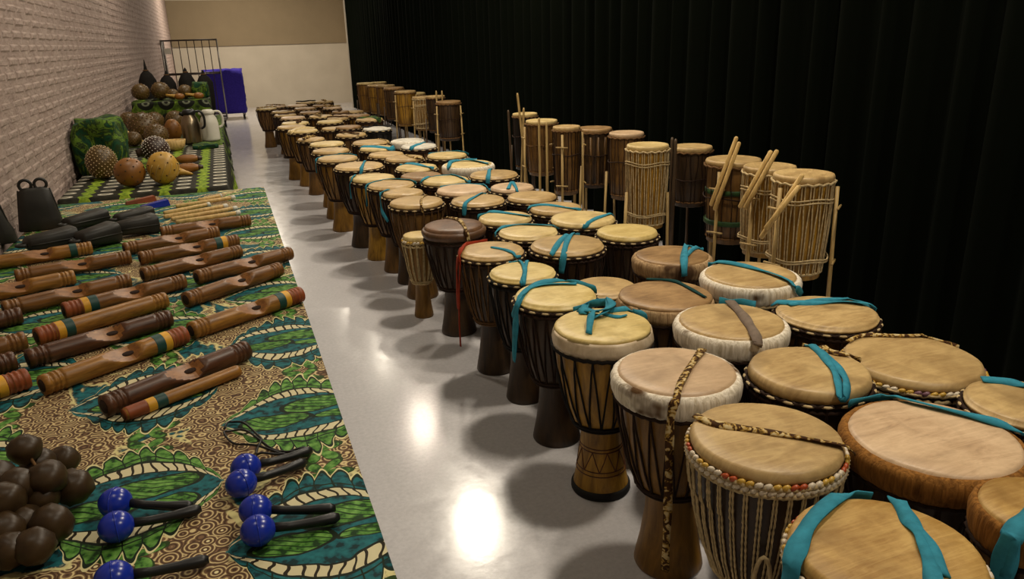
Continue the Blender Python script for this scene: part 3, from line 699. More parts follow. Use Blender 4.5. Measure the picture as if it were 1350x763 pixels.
    if i == 2:
        b = MB(); a0 = -2.15
        pts = [(1.04*R*math.cos(a0+.10*math.sin(u*2*PI))+.0*u, 1.0*R*math.sin(a0+.10*math.sin(u*2*PI)), .40-.07*math.cos(u*2*PI)-.05) for u in [k/16 for k in range(17)]]
        b.tube(pts, .005, 5); b.build('rope_loop', 'ropepale', t)
    # straps
    ctr = Vector((x, y, 0))
    for mat, wd, px in STRAPS.get(i, []):
        P = []; lift = .004
        for q in catmull([(p[0], p[1], 0) for p in px], 7):
            d = ray(q.x, q.y); hit = CAM+d*((h+lift-CH)/d.z); loc = hit-ctr; r2 = math.hypot(loc.x, loc.y)
            Rc = R*(1.0) if not (fur or col.startswith('bead')) else R*1.0
            if r2 <= Rc: P.append((Vector((loc.x, loc.y, h+lift+(.003 if fur else 0))), Vector((0,0,1)))); continue
            # outside the head: hang on the cylinder in front
            RR = R*(1.12 if fur else 1.05)+.009; cx, cy = CAM.x-x, CAM.y-y; A = d.x*d.x+d.y*d.y; B = 2*(cx*d.x+cy*d.y); C_ = cx*cx+cy*cy-RR*RR; D = B*B-4*A*C_
            tt = (-B-math.sqrt(D))/(2*A) if D > 0 else -B/(2*A)
            hp = CAM+d*tt-ctr; n = Vector((hp.x, hp.y, 0)).normalized()
            if hp.z > h: hp = Vector((loc.x/r2*RR, loc.y/r2*RR, h-.012)); n = Vector((hp.x, hp.y, .03)).normalized()
            else: hp = Vector((n.x*RR, n.y*RR, max(hp.z, .02)))
            P.append((hp, n))
        pts = [p for p, n in P]; nr = [n for p, n in P]
        for _ in range(2):
            pts = [pts[0]]+[(pts[k-1]+pts[k]*2+pts[k+1])/4 for k in range(1, len(pts)-1)]+[pts[-1]]
            nr = [nr[0]]+[(nr[k-1]+nr[k]*2+nr[k+1]).normalized() for k in range(1, len(nr)-1)]+[nr[-1]]
        # keep above the head and rim
        for k, p in enumerate(pts):
            r2 = math.hypot(p.x, p.y)
            if r2 < R*1.0: p.z = max(p.z, h+lift)
            elif r2 < R*(1.12 if fur else 1.05)+.006 and p.z > h*.5: s = (R*(1.12 if fur else 1.05)+.007)/r2 if p.z < h-.01 else 1; p.x *= s; p.y *= s
        if i == 4 and px[0][0] < 790:
            for k, p in enumerate(pts): p.z += .026*math.sin(PI*k/(len(pts)-1))
        b = MB(); ribbon(b, pts, nr, wd*(1.25 if mat == 'blue' else 1.1), .003, .5 if mat == 'blue' else .3)
        o = b.build('strap', mat, t)
        o['label'] = {'blue':'turquoise cloth strap','batik':'brown and yellow patterned strap','redcloth':'red cloth strap','teal':'dark teal strap','greycloth':'grey fur tail','leafy':'leafy green cloth strap','blackbag':'dark cloth cover','cream':'wrinkled cream cloth','ropepale':'pale rope coil'}.get(mat, 'cloth strap')
    if i not in K and rnd.random() < .75:
        a = rnd.uniform(0, PI); d = Vector((math.cos(a), math.sin(a), 0)); n = Vector((-d.y, d.x, 0)); off = rnd.uniform(-.4, .4)*R
        pts = [d*(R*u)+n*(off*(1-u*u*.5)+.02*math.sin(u*6))+Vector((0,0,h+.006+.014*rnd.random()*(1-abs(u)))) for u in [k/7-1+k/7 for k in range(8)]]
        b = MB(); ribbon(b, pts, [Vector((0,0,1))]*8, .035, .008, .8); b.build('strap', rnd.choice(['browncloth','browncloth','blackbag','batik']), t)
    return t
for i in POS: djembe(i)

# ------------------------------------------------------------------ tall drums
TALL = {  # id: (px, py, width px, z top, z bottom, shell, head, cords, legs, label)
1:(1060,228,80,.90,.43,'amber','tan','pale',1,'tall stand drum wound in pale cord at the end of the curtain row'),
2:(1015,218,70,.87,.42,'amber','tan','pale',1,'tall stand drum with pale cords, between a green-banded and an all-corded one'),
3:(967,209,77,.84,.38,'brown','tan','dark',1,'tall stand drum with dark green painted bands and two pale sticks'),
4:(912,192,56,.82,.44,'dark','tan','dark',0,'tall dark stand drum with two dark upright sticks beside it'),
5:(854,190,58,.87,.36,'amber','cream','pale',0,'tall cylinder drum laced all over in pale vertical cords'),
6:(826,174,48,.85,.38,'brown','pink','dark',0,'tall brown drum with thick pinkish rim between cord-laced and dark-staved drums'),
7:(783,168,50,.82,.36,'dark','brownskin','dark',0,'tall dark drum with pale vertical staves and dotted rim'),
8:(747,166,38,.88,.38,'brown','tan','dark',1,'narrow tall brown drum with a pale pole lashed on its front'),
9:(714,158,44,.84,.38,'brown','cream','brown',1,'tall brown drum with several poles lashed round it'),
10:(692,149,34,.86,.36,'black','cream','dark',0,'tall black drum with red-lined rim and long upright stick'),
11:(591,133,34,.83,.38,'dark','brownskin','dark',1,'dark tall drum between two upright poles with cross pegs'),
12:(574,126,26,.85,.40,'dark','tan','dark',0,'tall drum half hidden with two short sticks rising from its top'),
13:(557,127,28,.80,.36,'ochre','tan','pale',1,'tall ochre drum with diamond cord pattern'),
14:(547,122,30,.79,.36,'dark','cream','dark',1,'tall dark drum with bright cream head behind the diamond-corded one'),
15:(534,119.5,34,.855,.38,'amber','tan','brown',1,'tall ochre drum with tied pole and wide tan head'),
16:(519,115,30,.86,.38,'dark','brownskin','brown',0,None),
17:(508,112,28,.85,.38,'ochre','tan','brown',0,None),
18:(496,111.5,26,.84,.38,'amber','tan','brown',0,None),
19:(482,109,28,.86,.38,'ochre','cream','brown',0,None),
20:(499,108,28,.80,.38,'ochre','cream','brown',0,None)}
g = G('green_painted_band', 0.6); g.col(g.ramp(g.noise(30, 3), [(0.3, srgb(20,44,16)), (0.7, srgb(44,80,30))])); M['greenband'] = g.m
TP = {}
for i, (px, py, wpx, zt, zb, sh, hd, cord, lg, label) in TALL.items():
    p = at_z(px, py, zt); dep = proj(p)[2]; R = max(.105, min(wpx*dep/FPX*.5, .155))/1.09
    TP[i] = (p.x, p.y, zt, R, zb)
    t = thing('stand_drum', label or 'tall ochre-brown stand drum in the tight cluster at the far end of the curtain', 'drum', (p.x, p.y, 0), random.uniform(0, 6), None if label else 'tall drums clustered at the far end of the curtain')
    lod = 28
    b = MB(); H = zt-zb; tap = .86
    b.lathe([(R*tap*.9, zb),(R*tap, zb+.004),(R*(tap+.06), zb+H*.3),(R*.98, zb+H*.65),(R*1.0, zt-.03),(R*.97, zt-.01)], lod); b.build('shell', sh, t)
    b = MB(); b.lathe([(R*1.0, zt-.035),(R*1.04, zt-.022),(R*1.05, zt-.01),(R*1.02, zt-.001),(R*.94, zt+.001),(R*.86, zt-.004),(R*.5, zt-.003),(.0001, zt-.002)], lod, lambda a, z: 1+.008*math.sin(4*a+i)); b.build('drumhead', hd, t)
    n = 18; b = MB(); cm = ROPE[cord]
    pts = [((R*1.06+.004*(k % 2))*math.cos(PI*k/n), (R*1.06+.004*(k % 2))*math.sin(PI*k/n), zt-.036+.008*(k % 2)) for k in range(2*n)]
    b.tube(pts, .006, 5, True)
    b.build('rim_rope', 'ropepale' if cord == 'pale' else 'ropebrown', t); b = MB()
    pts = [((R*(tap+.03))*math.cos(PI*k/n), (R*(tap+.03))*math.sin(PI*k/n), zb+.03+.004*(k % 2)) for k in range(2*n)]
    b.tube(pts, .006, 5, True); b.build('base_rope', 'ropepale' if cord == 'pale' else 'ropebrown', t)
    b = MB(); nc = 44 if cord == 'pale' else 22
    for k in range(nc):
        a = 2*PI*k/nc; dv = .5*PI/nc*((-1)**k)
        rr = lambda u: R*(1.0 if u < .4 else 1.0-(1-tap-.01)*(u-.4)/.6)+.006
        pts = [(rr(u)*math.cos(a+dv*(1 if u < .5 else -1)*.6), rr(u)*math.sin(a+dv*(1 if u < .5 else -1)*.6), zt-.035+(zb+.03-zt+.035)*u) for u in (0,.25,.5,.75,1)]
        b.tube(pts, .0033 if cord != 'dark' else .0028, 4, False, False)
    for z in ((zt-.10, zt-.115, zb+.09, zb+.10) if cord == 'pale' else (zt-.2,)):
        rr = R*1.0+.010; b.tube([(rr*math.cos(2*PI*k/24), rr*math.sin(2*PI*k/24), z+.006*math.sin(k)) for k in range(24)], .004, 5, True)
    b.build('cord_lacing', cm, t)
    if i == 3:
        for z in (zb+.12, zt-.17):
            b = MB(); b.lathe([(R*.97+.002, z-.014),(R*.975+.005, z-.01),(R*.98+.005, z+.01),(R*.975+.002, z+.014)], 28); b.build('painted_band', 'greenband', t)
    if i in (7,):
        b = MB()
        for k in range(14):
            a = 2*PI*k/14; b.tube([(R*.99*math.cos(a), R*.99*math.sin(a), zt-.06),(R*.90*math.cos(a), R*.90*math.sin(a), zb+.03)], .012, 5)
        b.build('stave_set', 'brown', t)
    # legs of the stand
    for k in range(3):
        a = 2*PI*k/3+.4; r1 = R+.020
        b = MB(); b.tube([(r1*1.12*math.cos(a), r1*1.12*math.sin(a), 0), (r1*math.cos(a), r1*math.sin(a), zt-(.05 if lg else .28))], .0095, 7); b.build('leg', 'bamboo' if lg or i in (5,6,7) else 'darkstick', t)
        if lg:
            for z in (zt-.14, zb+.08):
                b = MB(); tx = Vector((-math.sin(a), math.cos(a), 0)); c = Vector(((r1+.016)*math.cos(a), (r1+.016)*math.sin(a), z)); b.tube([c-tx*.045, c+tx*.045], .0055, 6)
                b.build('cross_peg', 'bamboo', t)
    if i == 20:
        pass
# sticks resting on the tall drums: drum id, ends in px, material, label
STK = [(3,(971.5,180),(937,271),'stick','pale drum stick'),(3,(975,187),(942,277),'stick','pale drum stick'),
       (2,(1017,198.5),(975,274),'stick','pale drum stick'),(2,(1025,197.5),(982,275),'stick','pale drum stick'),
       (1,(1058.5,229.5),(1003,314),'stick','pale drum stick'),(1,(1054,245),(1009,302),'stick','pale drum stick'),
       (4,(886.5,181),(883,300),'darkstick','dark drum stick'),(4,(891,183),(886,300),'darkstick','dark drum stick'),
       (9,(710.5,155),(698,200),'bamboo','pole'),(9,(720.5,161),(727,186),'bamboo','pole'),
       (10,(682,122.5),(688,176),'bamboo','pole'),(10,(690.5,142),(689,190),'bamboo','pole'),(10,(670,145),(672,180),'darkstick','pole'),
       (12,(575,119.5),(573,132),'bamboo','short stick'),(12,(582.5,119.5),(579,132),'bamboo','short stick'),(7,(757.5,184),(760,218),'bamboo','stick')]
SL = {3:'pale drum stick leaning across the green-banded tall drum',2:'pale drum stick leaning across the drum next to the green-banded one',1:'pale drum stick leaning across the end drum of the tall row',
      4:'dark upright drum stick tucked beside the tall dark drum',9:'pole lashed to the front of the tall brown many-poled drum',10:'long upright stick beside the tall black drum',12:'short stick rising beside the far tall drums',7:'short pale stick beside the dark-staved tall drum'}
for si, (d, p0, p1, mat, _) in enumerate(STK):
    x, y, zt, R, zb = TP[d]; dd = Vector((x, y, 0)); dist = dd.length
    # lies on the vertical plane touching the drum's camera side
    n = dd.normalized(); k = dist-R-.045-(.024 if si % 2 else 0)
    def onp(q):
        r = ray(*q); return CAM+r*(k/(r.x*n.x+r.y*n.y))
    a, c = onp(p0), onp(p1)
    if d in (4,7,9,10,12): c = a+(c-a)*(a.z/max(.05, a.z-c.z)) if d in (4,10) and abs(p0[0]-p1[0]) < 7 else Vector((a.x, a.y, 0))
    m = (a+c)/2
    b = MB(); b.tube([(a-m), (a-m)*.96, (c-m)*.96, (c-m)], [.006,.0105,.0115,.008], 8)
    tag(b.build('drum_stick', mat, None, True, m), SL[d], 'stick', 'sticks on the tall drums' if d in (1,2,3,4,9,10,12) else None)

# ------------------------------------------------------------------ carved wooden tubes
def m_tubewood(name, a, b): return m_wood(name, a, b, 0.4, (5,30,30), 0.1)
M['tw_amber'] = m_tubewood('tube_wood_amber', srgb(118,76,26), srgb(172,120,50))
M['tw_brown'] = m_tubewood('tube_wood_brown', srgb(92,58,24), srgb(142,94,42))
M['tw_dark'] = m_tubewood('tube_wood_dark', srgb(62,36,20), srgb(100,62,36))
M['tw_cut'] = m_tubewood('tube_wood_cut', srgb(122,76,34), srgb(168,114,60))
M['p_red'] = m_plain('red_stripe_paint', srgb(130,64,28), 0.5, 0.4, 0, 0.3)
M['p_yel'] = m_plain('yellow_stripe_paint', srgb(212,156,40), 0.5, 0.4, 0, 0.2)
M['p_grn'] = m_plain('dark_green_stripe_paint', srgb(24,66,60), 0.5, 0.4, 0, 0.2)
M['hole'] = m_plain('tube_dark_inside', srgb(44,26,14), 0.9)
LT = .385
PLAIN, DARKP = 'plain carved wooden tube with grooved ends and a scooped notch', 'plain'
TUBES = [ # far/visible-end pixel pair, wood, bands end (-1 left, 1 right, 0), notch, label
 ((None),(121,326),15.9,'amber',(1,'g'),1,'amber wooden tube with one green band, lying before the black bells'),
 ((25,364),(168,339),None,'brown',0,1,'plain brown notched tube just in front of the one-banded amber tube'),
 (None,(98,365),22,'amber',0,1,'plain amber notched tube between two plain brown ones'),
 ((11,406),(165,371),None,'brown',0,1,'plain brown notched tube behind the red-banded notched brown tube'),
 (None,(28,415),24,'dark',0,0,'dark wooden tube end poking in between the plain tubes'),
 ((87,409),(240,371),None,'brown',(-1,'ryg'),1,'brown notched wooden tube with red, yellow and green bands, next to an unnotched banded one'),
 ((48,444),(218,395),None,'amber',(-1,'ryg'),0,'amber wooden tube with red, yellow and green bands and no notch on top'),
 ((40,472),(221,420),None,'dark',0,1,'dark brown notched wooden tube between two banded amber tubes'),
 ((56,508),(243,441),None,'amber',(1,'gyr'),1,'amber notched wooden tube banded green, yellow and red beside the dark brown tube'),
 ((215,306),(327,290),None,'brown',0,1,'brown wooden tube lying right next to the pale beaters'),
 ((165,328),(286,306),None,'brown',0,1,'plain brown notched tube behind the green and yellow banded one'),
 ((187,340),(311,317),None,'brown',(1,'gy'),1,'brown wooden tube with green and yellow bands only'),
 ((188,362),(316,331),None,'brown',0,1,'plain brown notched tube in front of the green and yellow banded one'),
 ((261,365),(381,334),None,'brown',0,1,'plain brown notched tube overhanging the aisle edge of the cloth'),
 ((243,396),(370,354),None,'brown',0,1,'plain brown notched tube behind the three-banded one at the aisle edge'),
 ((249,437),(398,387),None,'amber',(1,'gyr'),1,'notched wooden tube banded green, yellow and red reaching over the aisle edge of the cloth'),
 ((134,537),(327,460),None,'dark',0,1,'dark reddish notched wooden tube beside the thin banded rod'),
 (None,(33,448),28,'brown',0,0,'plain brown tube end beside the unnotched banded tube'),
 (None,(19,475),30,'dark',0,0,'plain dark tube end beside the yellow and red banded tube end'),
 (None,(36,498),33,'brown',(1,'yr'),0,'wooden tube end with yellow and red bands'),
]
def tube(p, q, rad, wood, bands, notch, label, grp, solid=False):
    m = (p+q)/2; d = (q-p); L = d.length; ang = math.atan2(d.y, d.x)
    t = thing('wooden_tube' if not solid else 'wooden_rod', label, 'percussion tube' if not solid else 'rod', (m.x, m.y, TZ+.0065+rad), ang, grp)
    S = 24; N = 44; v = []; f = []
    def radius(u):       # u along -L/2..L/2 ; turned grooves at both ends
        e = L/2-abs(u)
        if solid: return rad*(1 if e > .006 else .86)
        for gpos in (.018, .030, .042):
            if abs(e-gpos) < .0035: return rad*.92
        return rad if e > .004 else rad*.95
    us = sorted(set([-L/2, L/2]+[L*(k/N-.5) for k in range(N+1)]+([s*(L/2-gp+w_) for s in (-1,1) for gp in (.018,.030,.042) for w_ in (-.004,-.003,.003,.004)] if not solid else [])))
    # notch: a scoop cut out of the top, deep at one end
    n0, n1, ndep = -.05, .058, rad*.85
    def cut(u):
        if not notch or u < n0 or u > n1: return None
        s = (u-n0)/(n1-n0); return rad-ndep*(math.sin(PI*min(1, s*.62))**1.2 if s < .8 else max(0, (1-s)/.2))
    ca = math.radians(-34); flat = set()
    for u in us:
        r = radius(u); c = cut(u)
        for i in range(S):
            a = 2*PI*i/S; y, z = r*math.cos(a), r*math.sin(a)
            if c is not None:
                # rotate into the notch frame, flatten, rotate back
                yy, zz = y*math.cos(ca)-z*math.sin(ca), y*math.sin(ca)+z*math.cos(ca)
                if zz > c: zz = c; flat.add(len(v))
                y, z = yy*math.cos(ca)+zz*math.sin(ca), -yy*math.sin(ca)+zz*math.cos(ca)
            v.append((u, y, z))
    for k in range(len(us)-1):
        for i in range(S): j = (i+1) % S; f.append((k*S+i, (k+1)*S+i, (k+1)*S+j, k*S+j))
    f.append(tuple(range(S))); f.append(tuple(reversed([(len(us)-1)*S+i for i in range(S)])))
    o = obj('body', v, f, 'tw_'+wood, t)
    if flat:
        o.data.materials.append(M['tw_cut'])
        for pl in o.data.polygons:
            if all(q in flat for q in pl.vertices): pl.material_index = 1; pl.use_smooth = False
    if notch:              # dark slot inside the scoop
        sl = [( .012, ), ]
        b = MB(); cz = cut(.022); b.ball((0.024,0,0), .018, .0075, .003, 12, 6)
        o = b.build('slot', 'hole', t); o.rotation_euler = (-ca, 0, 0); o.location = (0, math.sin(ca)*(cz+.0015), math.cos(ca)*(cz+.0015))
    if not solid:
        for s in (-1, 1):
            b = MB(); b.lathe([(rad*.62, 0), (rad*.62, .002)], 18); o = b.build('bore', 'hole', t); o.rotation_euler = (0, PI/2, 0); o.location = (s*(L/2+.0003)-(.002 if s > 0 else 0)+(0.001 if s > 0 else -.001), 0, 0)
    if bands:
        s, seq = bands; pm = {'r':'p_red','y':'p_yel','g':'p_grn'}
        order = seq if s < 0 else seq[::-1]            # from the end inward
        pos = 0.0 if len(seq) == 3 or seq == 'yr' else .05; wd = {'r':.052,'y':.020,'g':.026}
        if seq == 'g': pos = .055
        for ch in order:
            w2 = wd[ch]; b = MB(); prf = []
            for k in range(25):
                e = pos+w2*k/24; prf.append((radius(L/2-e)+.0006, -e))
            b.lathe(prf[::-1], 24); o = b.build('painted_band', pm[ch], t); o.rotation_euler = (0, s*PI/2, 0); o.location = (s*L/2, 0, 0); pos += w2
    return t
for A, Bp, ang, wood, bands, notch, label in TUBES:
    rad = .0265; z = TZ+.0065+rad
    q = at_z(*Bp, z)
    if A is None: d = Vector((math.cos(math.radians(ang)), math.sin(math.radians(ang)), 0))
    else: d = (q-at_z(*A, z)).normalized(); 
    if A is None: p = q-d*LT
    else: mm = (q+at_z(*A, z))/2; p, q = mm-d*LT/2, mm+d*LT/2
    lab = label or 'plain brown notched wooden tube with grooved ends among the tubes on the paisley cloth'
    if label is None and not notch: lab = 'plain wooden tube end among the banded tubes by the seed pods'
    tube(p, q, rad, wood, bands, notch, lab, None if label else ('plain brown wooden tubes on the cloth' if notch else 'plain tube ends by the seed pods'))
p, q = at_z(163,547,TZ+.022), at_z(315,488,TZ+.022)
tube(p, q, .0155, 'amber', (-1,'ryg'), 0, 'thin amber wooden rod with red, yellow and green bands beside the dark tube', None, True)

# pale beaters
for (a, c) in [((232,272),(310,260)),((216,281),(277,269)),((216,286),(300,271)),((226,289),(313,274)),((232,293),(317,280)),((262,264),(292,258))]:
    z = TZ+.0195; p, q = at_z(*a, z), at_z(*c, z); m = (p+q)/2
    t = thing('beater', 'pale wooden beater with white tip in the bundle on the paisley cloth', 'beater', tuple(m), 0, 'pale beaters in a bundle')
    b = MB(); b.tube([p-m, (p-m)*.97, (q-m)*.8, (q-m)*.86], [.009,.0115,.0105,.009], 8); b.build('stick', 'stick', t)
    b = MB(); b.tube([(q-m)*.84, (q-m)*.87, (q-m)*.97, (q-m)], [.010,.0125,.0125,.008], 8); b.build('tip', 'plasticwhite', t)
# red and blue claves
for (a, c, mat, lab, r0) in [((166,270),(205,264),'p_red','red painted wooden block lying on the far edge of the paisley cloth',.016),((186,276),(222,270),'bluegloss','blue plastic block lying next to the red one',.018)]:
    z = TZ+.0055; p, q = at_z(*a, z), at_z(*c, z); m = (p+q)/2; d = q-p; L = d.length/2
    b = MB(); hw = r0*1.6; b.add([(-L,-hw*.5,0),(L,-hw,0),(L,hw,0),(-L,hw*.5,0),(-L*.95,-hw*.4,r0),(L*.93,-hw*.85,r0*1.8),(L*.93,hw*.85,r0*1.8),(-L*.95,hw*.4,r0)],
          [(3,2,1,0),(4,5,6,7),(0,1,5,4),(1,2,6,5),(2,3,7,6),(3,0,4,7)])
    o = b.build('block', mat, None, False, m); o.name = 'hand_block'; o.rotation_euler = (0,0,math.atan2(d.y, d.x)); tag(o, lab, 'block')

# black iron bells
def bell(label, L, w0, w1, d0, d1, loc, rot, loops=1, group=None):
    t = thing('iron_bell', label, 'bell', loc, 0, group); t.rotation_euler = rot
    S = 20; v = []; f = []; rings = []
    def ring(z, w, d):
        for i in range(S):
            a = 2*PI*i/S; c, s_ = math.cos(a), math.sin(a)
            v.append((w*math.copysign(abs(c)**.5, c), d*math.copysign(abs(s_)**.6, s_), z))
    prof = [(0, w0, d0), (.004, w0*1.03, d0*1.05), (.05*L/.2, w0*.96, d0*.95), (.5*L, (w0+w1)/2, (d0+d1)/2), (L*.93, w1*1.02, d1), (L, w1*.8, d1*.6)]
    for z, w_, d_ in prof: ring(z, w_, d_)
    for z, w_, d_ in [(0, w0*.93, d0*.86), (L*.9, w1*.85, d1*.6)]: ring(z, w_, d_)
    n = len(prof)
    for k in range(n-1):
        for i in range(S): j = (i+1) % S; f.append((k*S+i, k*S+j, (k+1)*S+j, (k+1)*S+i))
    f.append(tuple((n-1)*S+i for i in range(S)))
    for i in range(S):
        j = (i+1) % S; f.append((i, n*S+i, n*S+j, j)); f.append((n*S+i, (n+1)*S+i, (n+1)*S+j, n*S+j))
    f.append(tuple(reversed([(n+1)*S+i for i in range(S)])))
    obj('body', v, f, 'ironblack', t)
    b = MB()
    for s in (-1, 1): b.tube([(s*(w0+(w1-w0)*u*.96)*1.0, 0, L*u) for u in (0,.25,.5,.75,.96)], .004, 5)
    b.build('seam', 'ironblack', t)
    for k in range(loops):
        cx = (k-(loops-1)/2)*w1*1.0; b = MB(); rr = w1*.40 if loops > 1 else w1*.5
        b.tube([(cx+rr*math.cos(a), 0, L+rr*.55+rr*math.sin(a)) for a in [2*PI*j/16 for j in range(16)]], .0075, 6, True); b.build('loop', 'ironblack', t)
    return t
zc = TZ+.0065
p = at_z(56,301,zc); bell('black iron bell with two loops standing upright against the brick wall', .195, .092, .062, .05, .03, (p.x+.0,p.y,zc), (0,0,.15), 2)
p = at_z(2,320,zc); bell('black iron bell standing upright beside the two-looped bell', .21, .08, .035, .045, .025, (p.x-.02,p.y,zc), (0,0,.1), 1)
def lying(px0, px1, w0, w1, d, label, group=None):
    z = zc+d; a, c = at_z(*px0, z), at_z(*px1, z); v_ = c-a; L = v_.length; yaw = math.atan2(v_.y, v_.x)
    rot = Matrix.Rotation(yaw, 4, 'Z') @ Matrix.Rotation(PI/2, 4, 'Y') @ Matrix.Rotation(PI/2, 4, 'Z')
    t = bell(label, L*.9, w0, w1, d, d*.72, (a.x, a.y, z), (0,0,0), 1, group); t.rotation_euler = rot.to_euler(); return t
lying((98,310),(26,324),.056,.042,.042,'black iron bell lying on its side in front of the upright two-looped bell')
lying((150,305),(98,318),.055,.04,.045,'black iron bell lying on its side, mouth towards the beaters, by the green-banded tube')
lying((136,284),(80,297),.05,.036,.036,'black iron bell lying behind the others by the red block')
lying((205,293),(147,303),.055,.036,.042,'black iron bell lying nearest the pale beaters')
lying((197,279),(147,290),.045,.03,.03,'slim black iron bell lying just before the red block')

# maracas
def maraca(c, e, label, group):
    r = .0275; z = TZ+.007+r*.96; P, Q = at_z(*c, z), at_z(*e, TZ+.018); t = thing('maraca', label, 'maraca', tuple(P), 0, group)
    d = Vector((Q.x-P.x, Q.y-P.y, 0)); yaw = math.atan2(d.y, d.x); t.rotation_euler = (0,0,yaw); L = .135
    b = MB(); b.ball((0,0,0), .029, r, r*.96, 20, 14); h = b.build('shell', 'bluegloss', t)
    b = MB(); b.tube([(r*math.cos(a)*1.012, 0 + r*math.sin(a)*1.012*.0, 0) for a in (0,)]*2, .001, 3) if False else None
    b = MB(); b.tube([(0, r*1.004*math.cos(2*PI*k/24), r*.965*math.sin(2*PI*k/24)) for k in range(24)], .0012, 4, True); b.build('seam', 'bluegloss', h)
    b = MB(); b.tube([(.024,0,-.002),(.05,0,-.008),(.09,0,-.013),(.125,0,-.0155),(L,0,-.0155)], [.0085,.0078,.0085,.0105,.006], 10); b.build('handle', 'plasticblack', t)
MG = 'blue maracas lying in pairs on the cloth'
for pr_, lab in [([((324,616),(392,600)),((318,637),(392,613))],'blue maraca with black handle in the pair beside the black cord'),
                 ([((337,672),(420,672)),((340,699),(420,688))],'blue maraca with black handle in the pair nearest the aisle edge of the cloth'),
                 ([((152,662),(228,668)),((153,694),(236,679))],'blue maraca with black handle in the pair beside the seed pods'),
                 ([((150,762),(230,750))],'lone blue maraca lying without a twin beside it')]:
    for c, e in pr_: maraca(c, e, lab, MG if len(pr_) > 1 else None)
b = MB(); zz = TZ+.0095
pts = catmull([at_z(*q, zz) for q in [(296,567),(305,556),(325,562),(345,580),(338,597),(350,600),(385,596),(410,592),(398,603),(350,592),(310,585),(296,572),(320,568),(360,592),(400,600)]], 6)
for k, p in enumerate(pts): p.z += .003*math.sin(k*.7)+.003
b.tube(pts, .0026, 5); t = thing('cord', 'thin black cord tangled on the cloth beside the blue maracas', 'cord', tuple(pts[0])); b.v = [v-pts[0] for v in b.v]; b.build('strand', 'plasticblack', t)
q = at_z(402,597,zz+.004)-pts[0]; b = MB(); b.box(q.x-.006,q.x+.006,q.y-.008,q.y+.008,q.z-.002,q.z+.003); b.build('clip', 'plasticwhite', t, False)

# seed pod rattle
c0 = at_z(40,676,TZ); t = thing('seed_pod_rattle', 'bunch of round brown seed pods tied together on the cloth', 'rattle', (c0.x, c0.y, TZ))
rp = .033
pods = [(33,592,.105),(62,630,.085),(22,640,.085),(50,612,.06),(97,642,.03),(55,655,.055),(30,690,.032),(68,690,.03),(5,660,.08),(5,700,.05),(12,725,.03),(45,720,.028),(-8,630,.09),(-12,680,.05),(-20,720,.03),(84,606,.03)]
for px, py, dz in pods:
    dz = max(dz, .04); p = at_z(px, py, TZ+.005+dz); s = random.uniform(.88, 1.08)
    b = MB(); b.ball((0,0,0), rp*s, rp*s*.95, rp*s*.92, 16, 10, None, lambda d: 1+.16*noise.noise(d*2.2+Vector((px, py, 0)))); o = b.build('pod', 'pod', t); o.location = p-c0
b = MB(); pl = [at_z(px, py, TZ+.004+dz)-c0 for px, py, dz in pods]
for k in range(len(pl)-1): b.tube([pl[k], (pl[k]+pl[k+1])/2+Vector((0,0,-.01)), pl[k+1]], .003, 5)
b.build('cord', 'ropebrown', t)

# ------------------------------------------------------------------ gourds and other things on the far tables
def m_gourd(name, a, b, rough=.45): return m_plain(name, a, rough, .5, 0, .35, 6)
M['gd_brown'] = m_gourd('gourd_brown', srgb(92,70,30), None)
M['gd_orange'] = m_gourd('gourd_orange', srgb(132,84,26), None)
M['gd_yellow'] = m_gourd('gourd_yellow', srgb(186,144,56), None)
M['gd_dark'] = m_gourd('gourd_dark', srgb(60,40,30), None)
M['gd_grey'] = m_plain('beaded_brown_net', srgb(118,90,62), .7, .3, 0, .5, 40)
M['seed'] = m_plain('pale_bead', srgb(206,180,140), .4)
M['seedwhite'] = m_plain('white_bead', srgb(224,212,200), .4)
M['seeddark'] = m_plain('dark_bead', srgb(64,44,24), .4)
M['straw'] = m_plain('straw_cord', srgb(186,156,92), .8)
def gourd(px, py, rpx, z0, mat, bead, nb, label, group=None, neck=None, rzf=1.0, tilt=0, netr=1.0, extra=None, Yf=None):
    """px,py centre of the belly, rpx its half width in px, standing on height z0"""
    # distance from the support: centre height = z0 + r*rzf
    d = ray(px, py); r = .08
    for _ in range(8):
        p = CAM+d*((z0+r*rzf-CH)/d.z); r = rpx*proj(p)[2]/FPX
    if Yf: p = at_y(px, py, Yf); r = rpx*proj(p)[2]/FPX
    t = thing('gourd_shaker', label, 'shaker', (p.x, p.y, z0), 0, group)
    wob = lambda q: 1+.04*noise.noise(q*1.7+Vector((px*.1, 0, 0)))
    b = MB(); b.ball((0,0,r*rzf), r, r, r*rzf, 22, 14, None, wob); b.build('gourd', mat, t)
    if neck:
        nv = Vector(neck).normalized(); c = Vector((0,0,r*rzf)); b = MB()
        b.tube([c+nv*r*.7, c+nv*r*1.0, c+nv*r*1.2, c+nv*r*1.4], [r*.55, r*.36, r*.28, r*.3], 12); b.build('neck', mat, t)
    if bead:
        b = MB()
        for k in range(nb):
            zf = 1-2*(k+.5)/nb; a = k*2.399963; q = Vector((math.sqrt(1-zf*zf)*math.cos(a), math.sqrt(1-zf*zf)*math.sin(a), zf)); 
            if zf < -.8: continue
            s = wob(q)*1.02; b.ball((q.x*r*s, q.y*r*s, r*rzf+q.z*r*rzf*s), r*.055 if nb < 200 else r*.045, None, None, 5, 3)
        o = b.build('bead_net', bead, t); o['kind'] = 'stuff'
    if extra == 'net':
        b = MB()
        for k in range(14):
            a = 2*PI*k/14
            b.tube([Vector((math.cos(a+.5*u)*math.sin(u), math.sin(a+.5*u)*math.sin(u), -math.cos(u)))*1.0*r*1.02+Vector((0,0,r*rzf)) for u in [.7+.2*j for j in range(7)]], .0022, 4)
        b.build('cord_net', 'straw', t)
    return t
zt = TZ+.0065
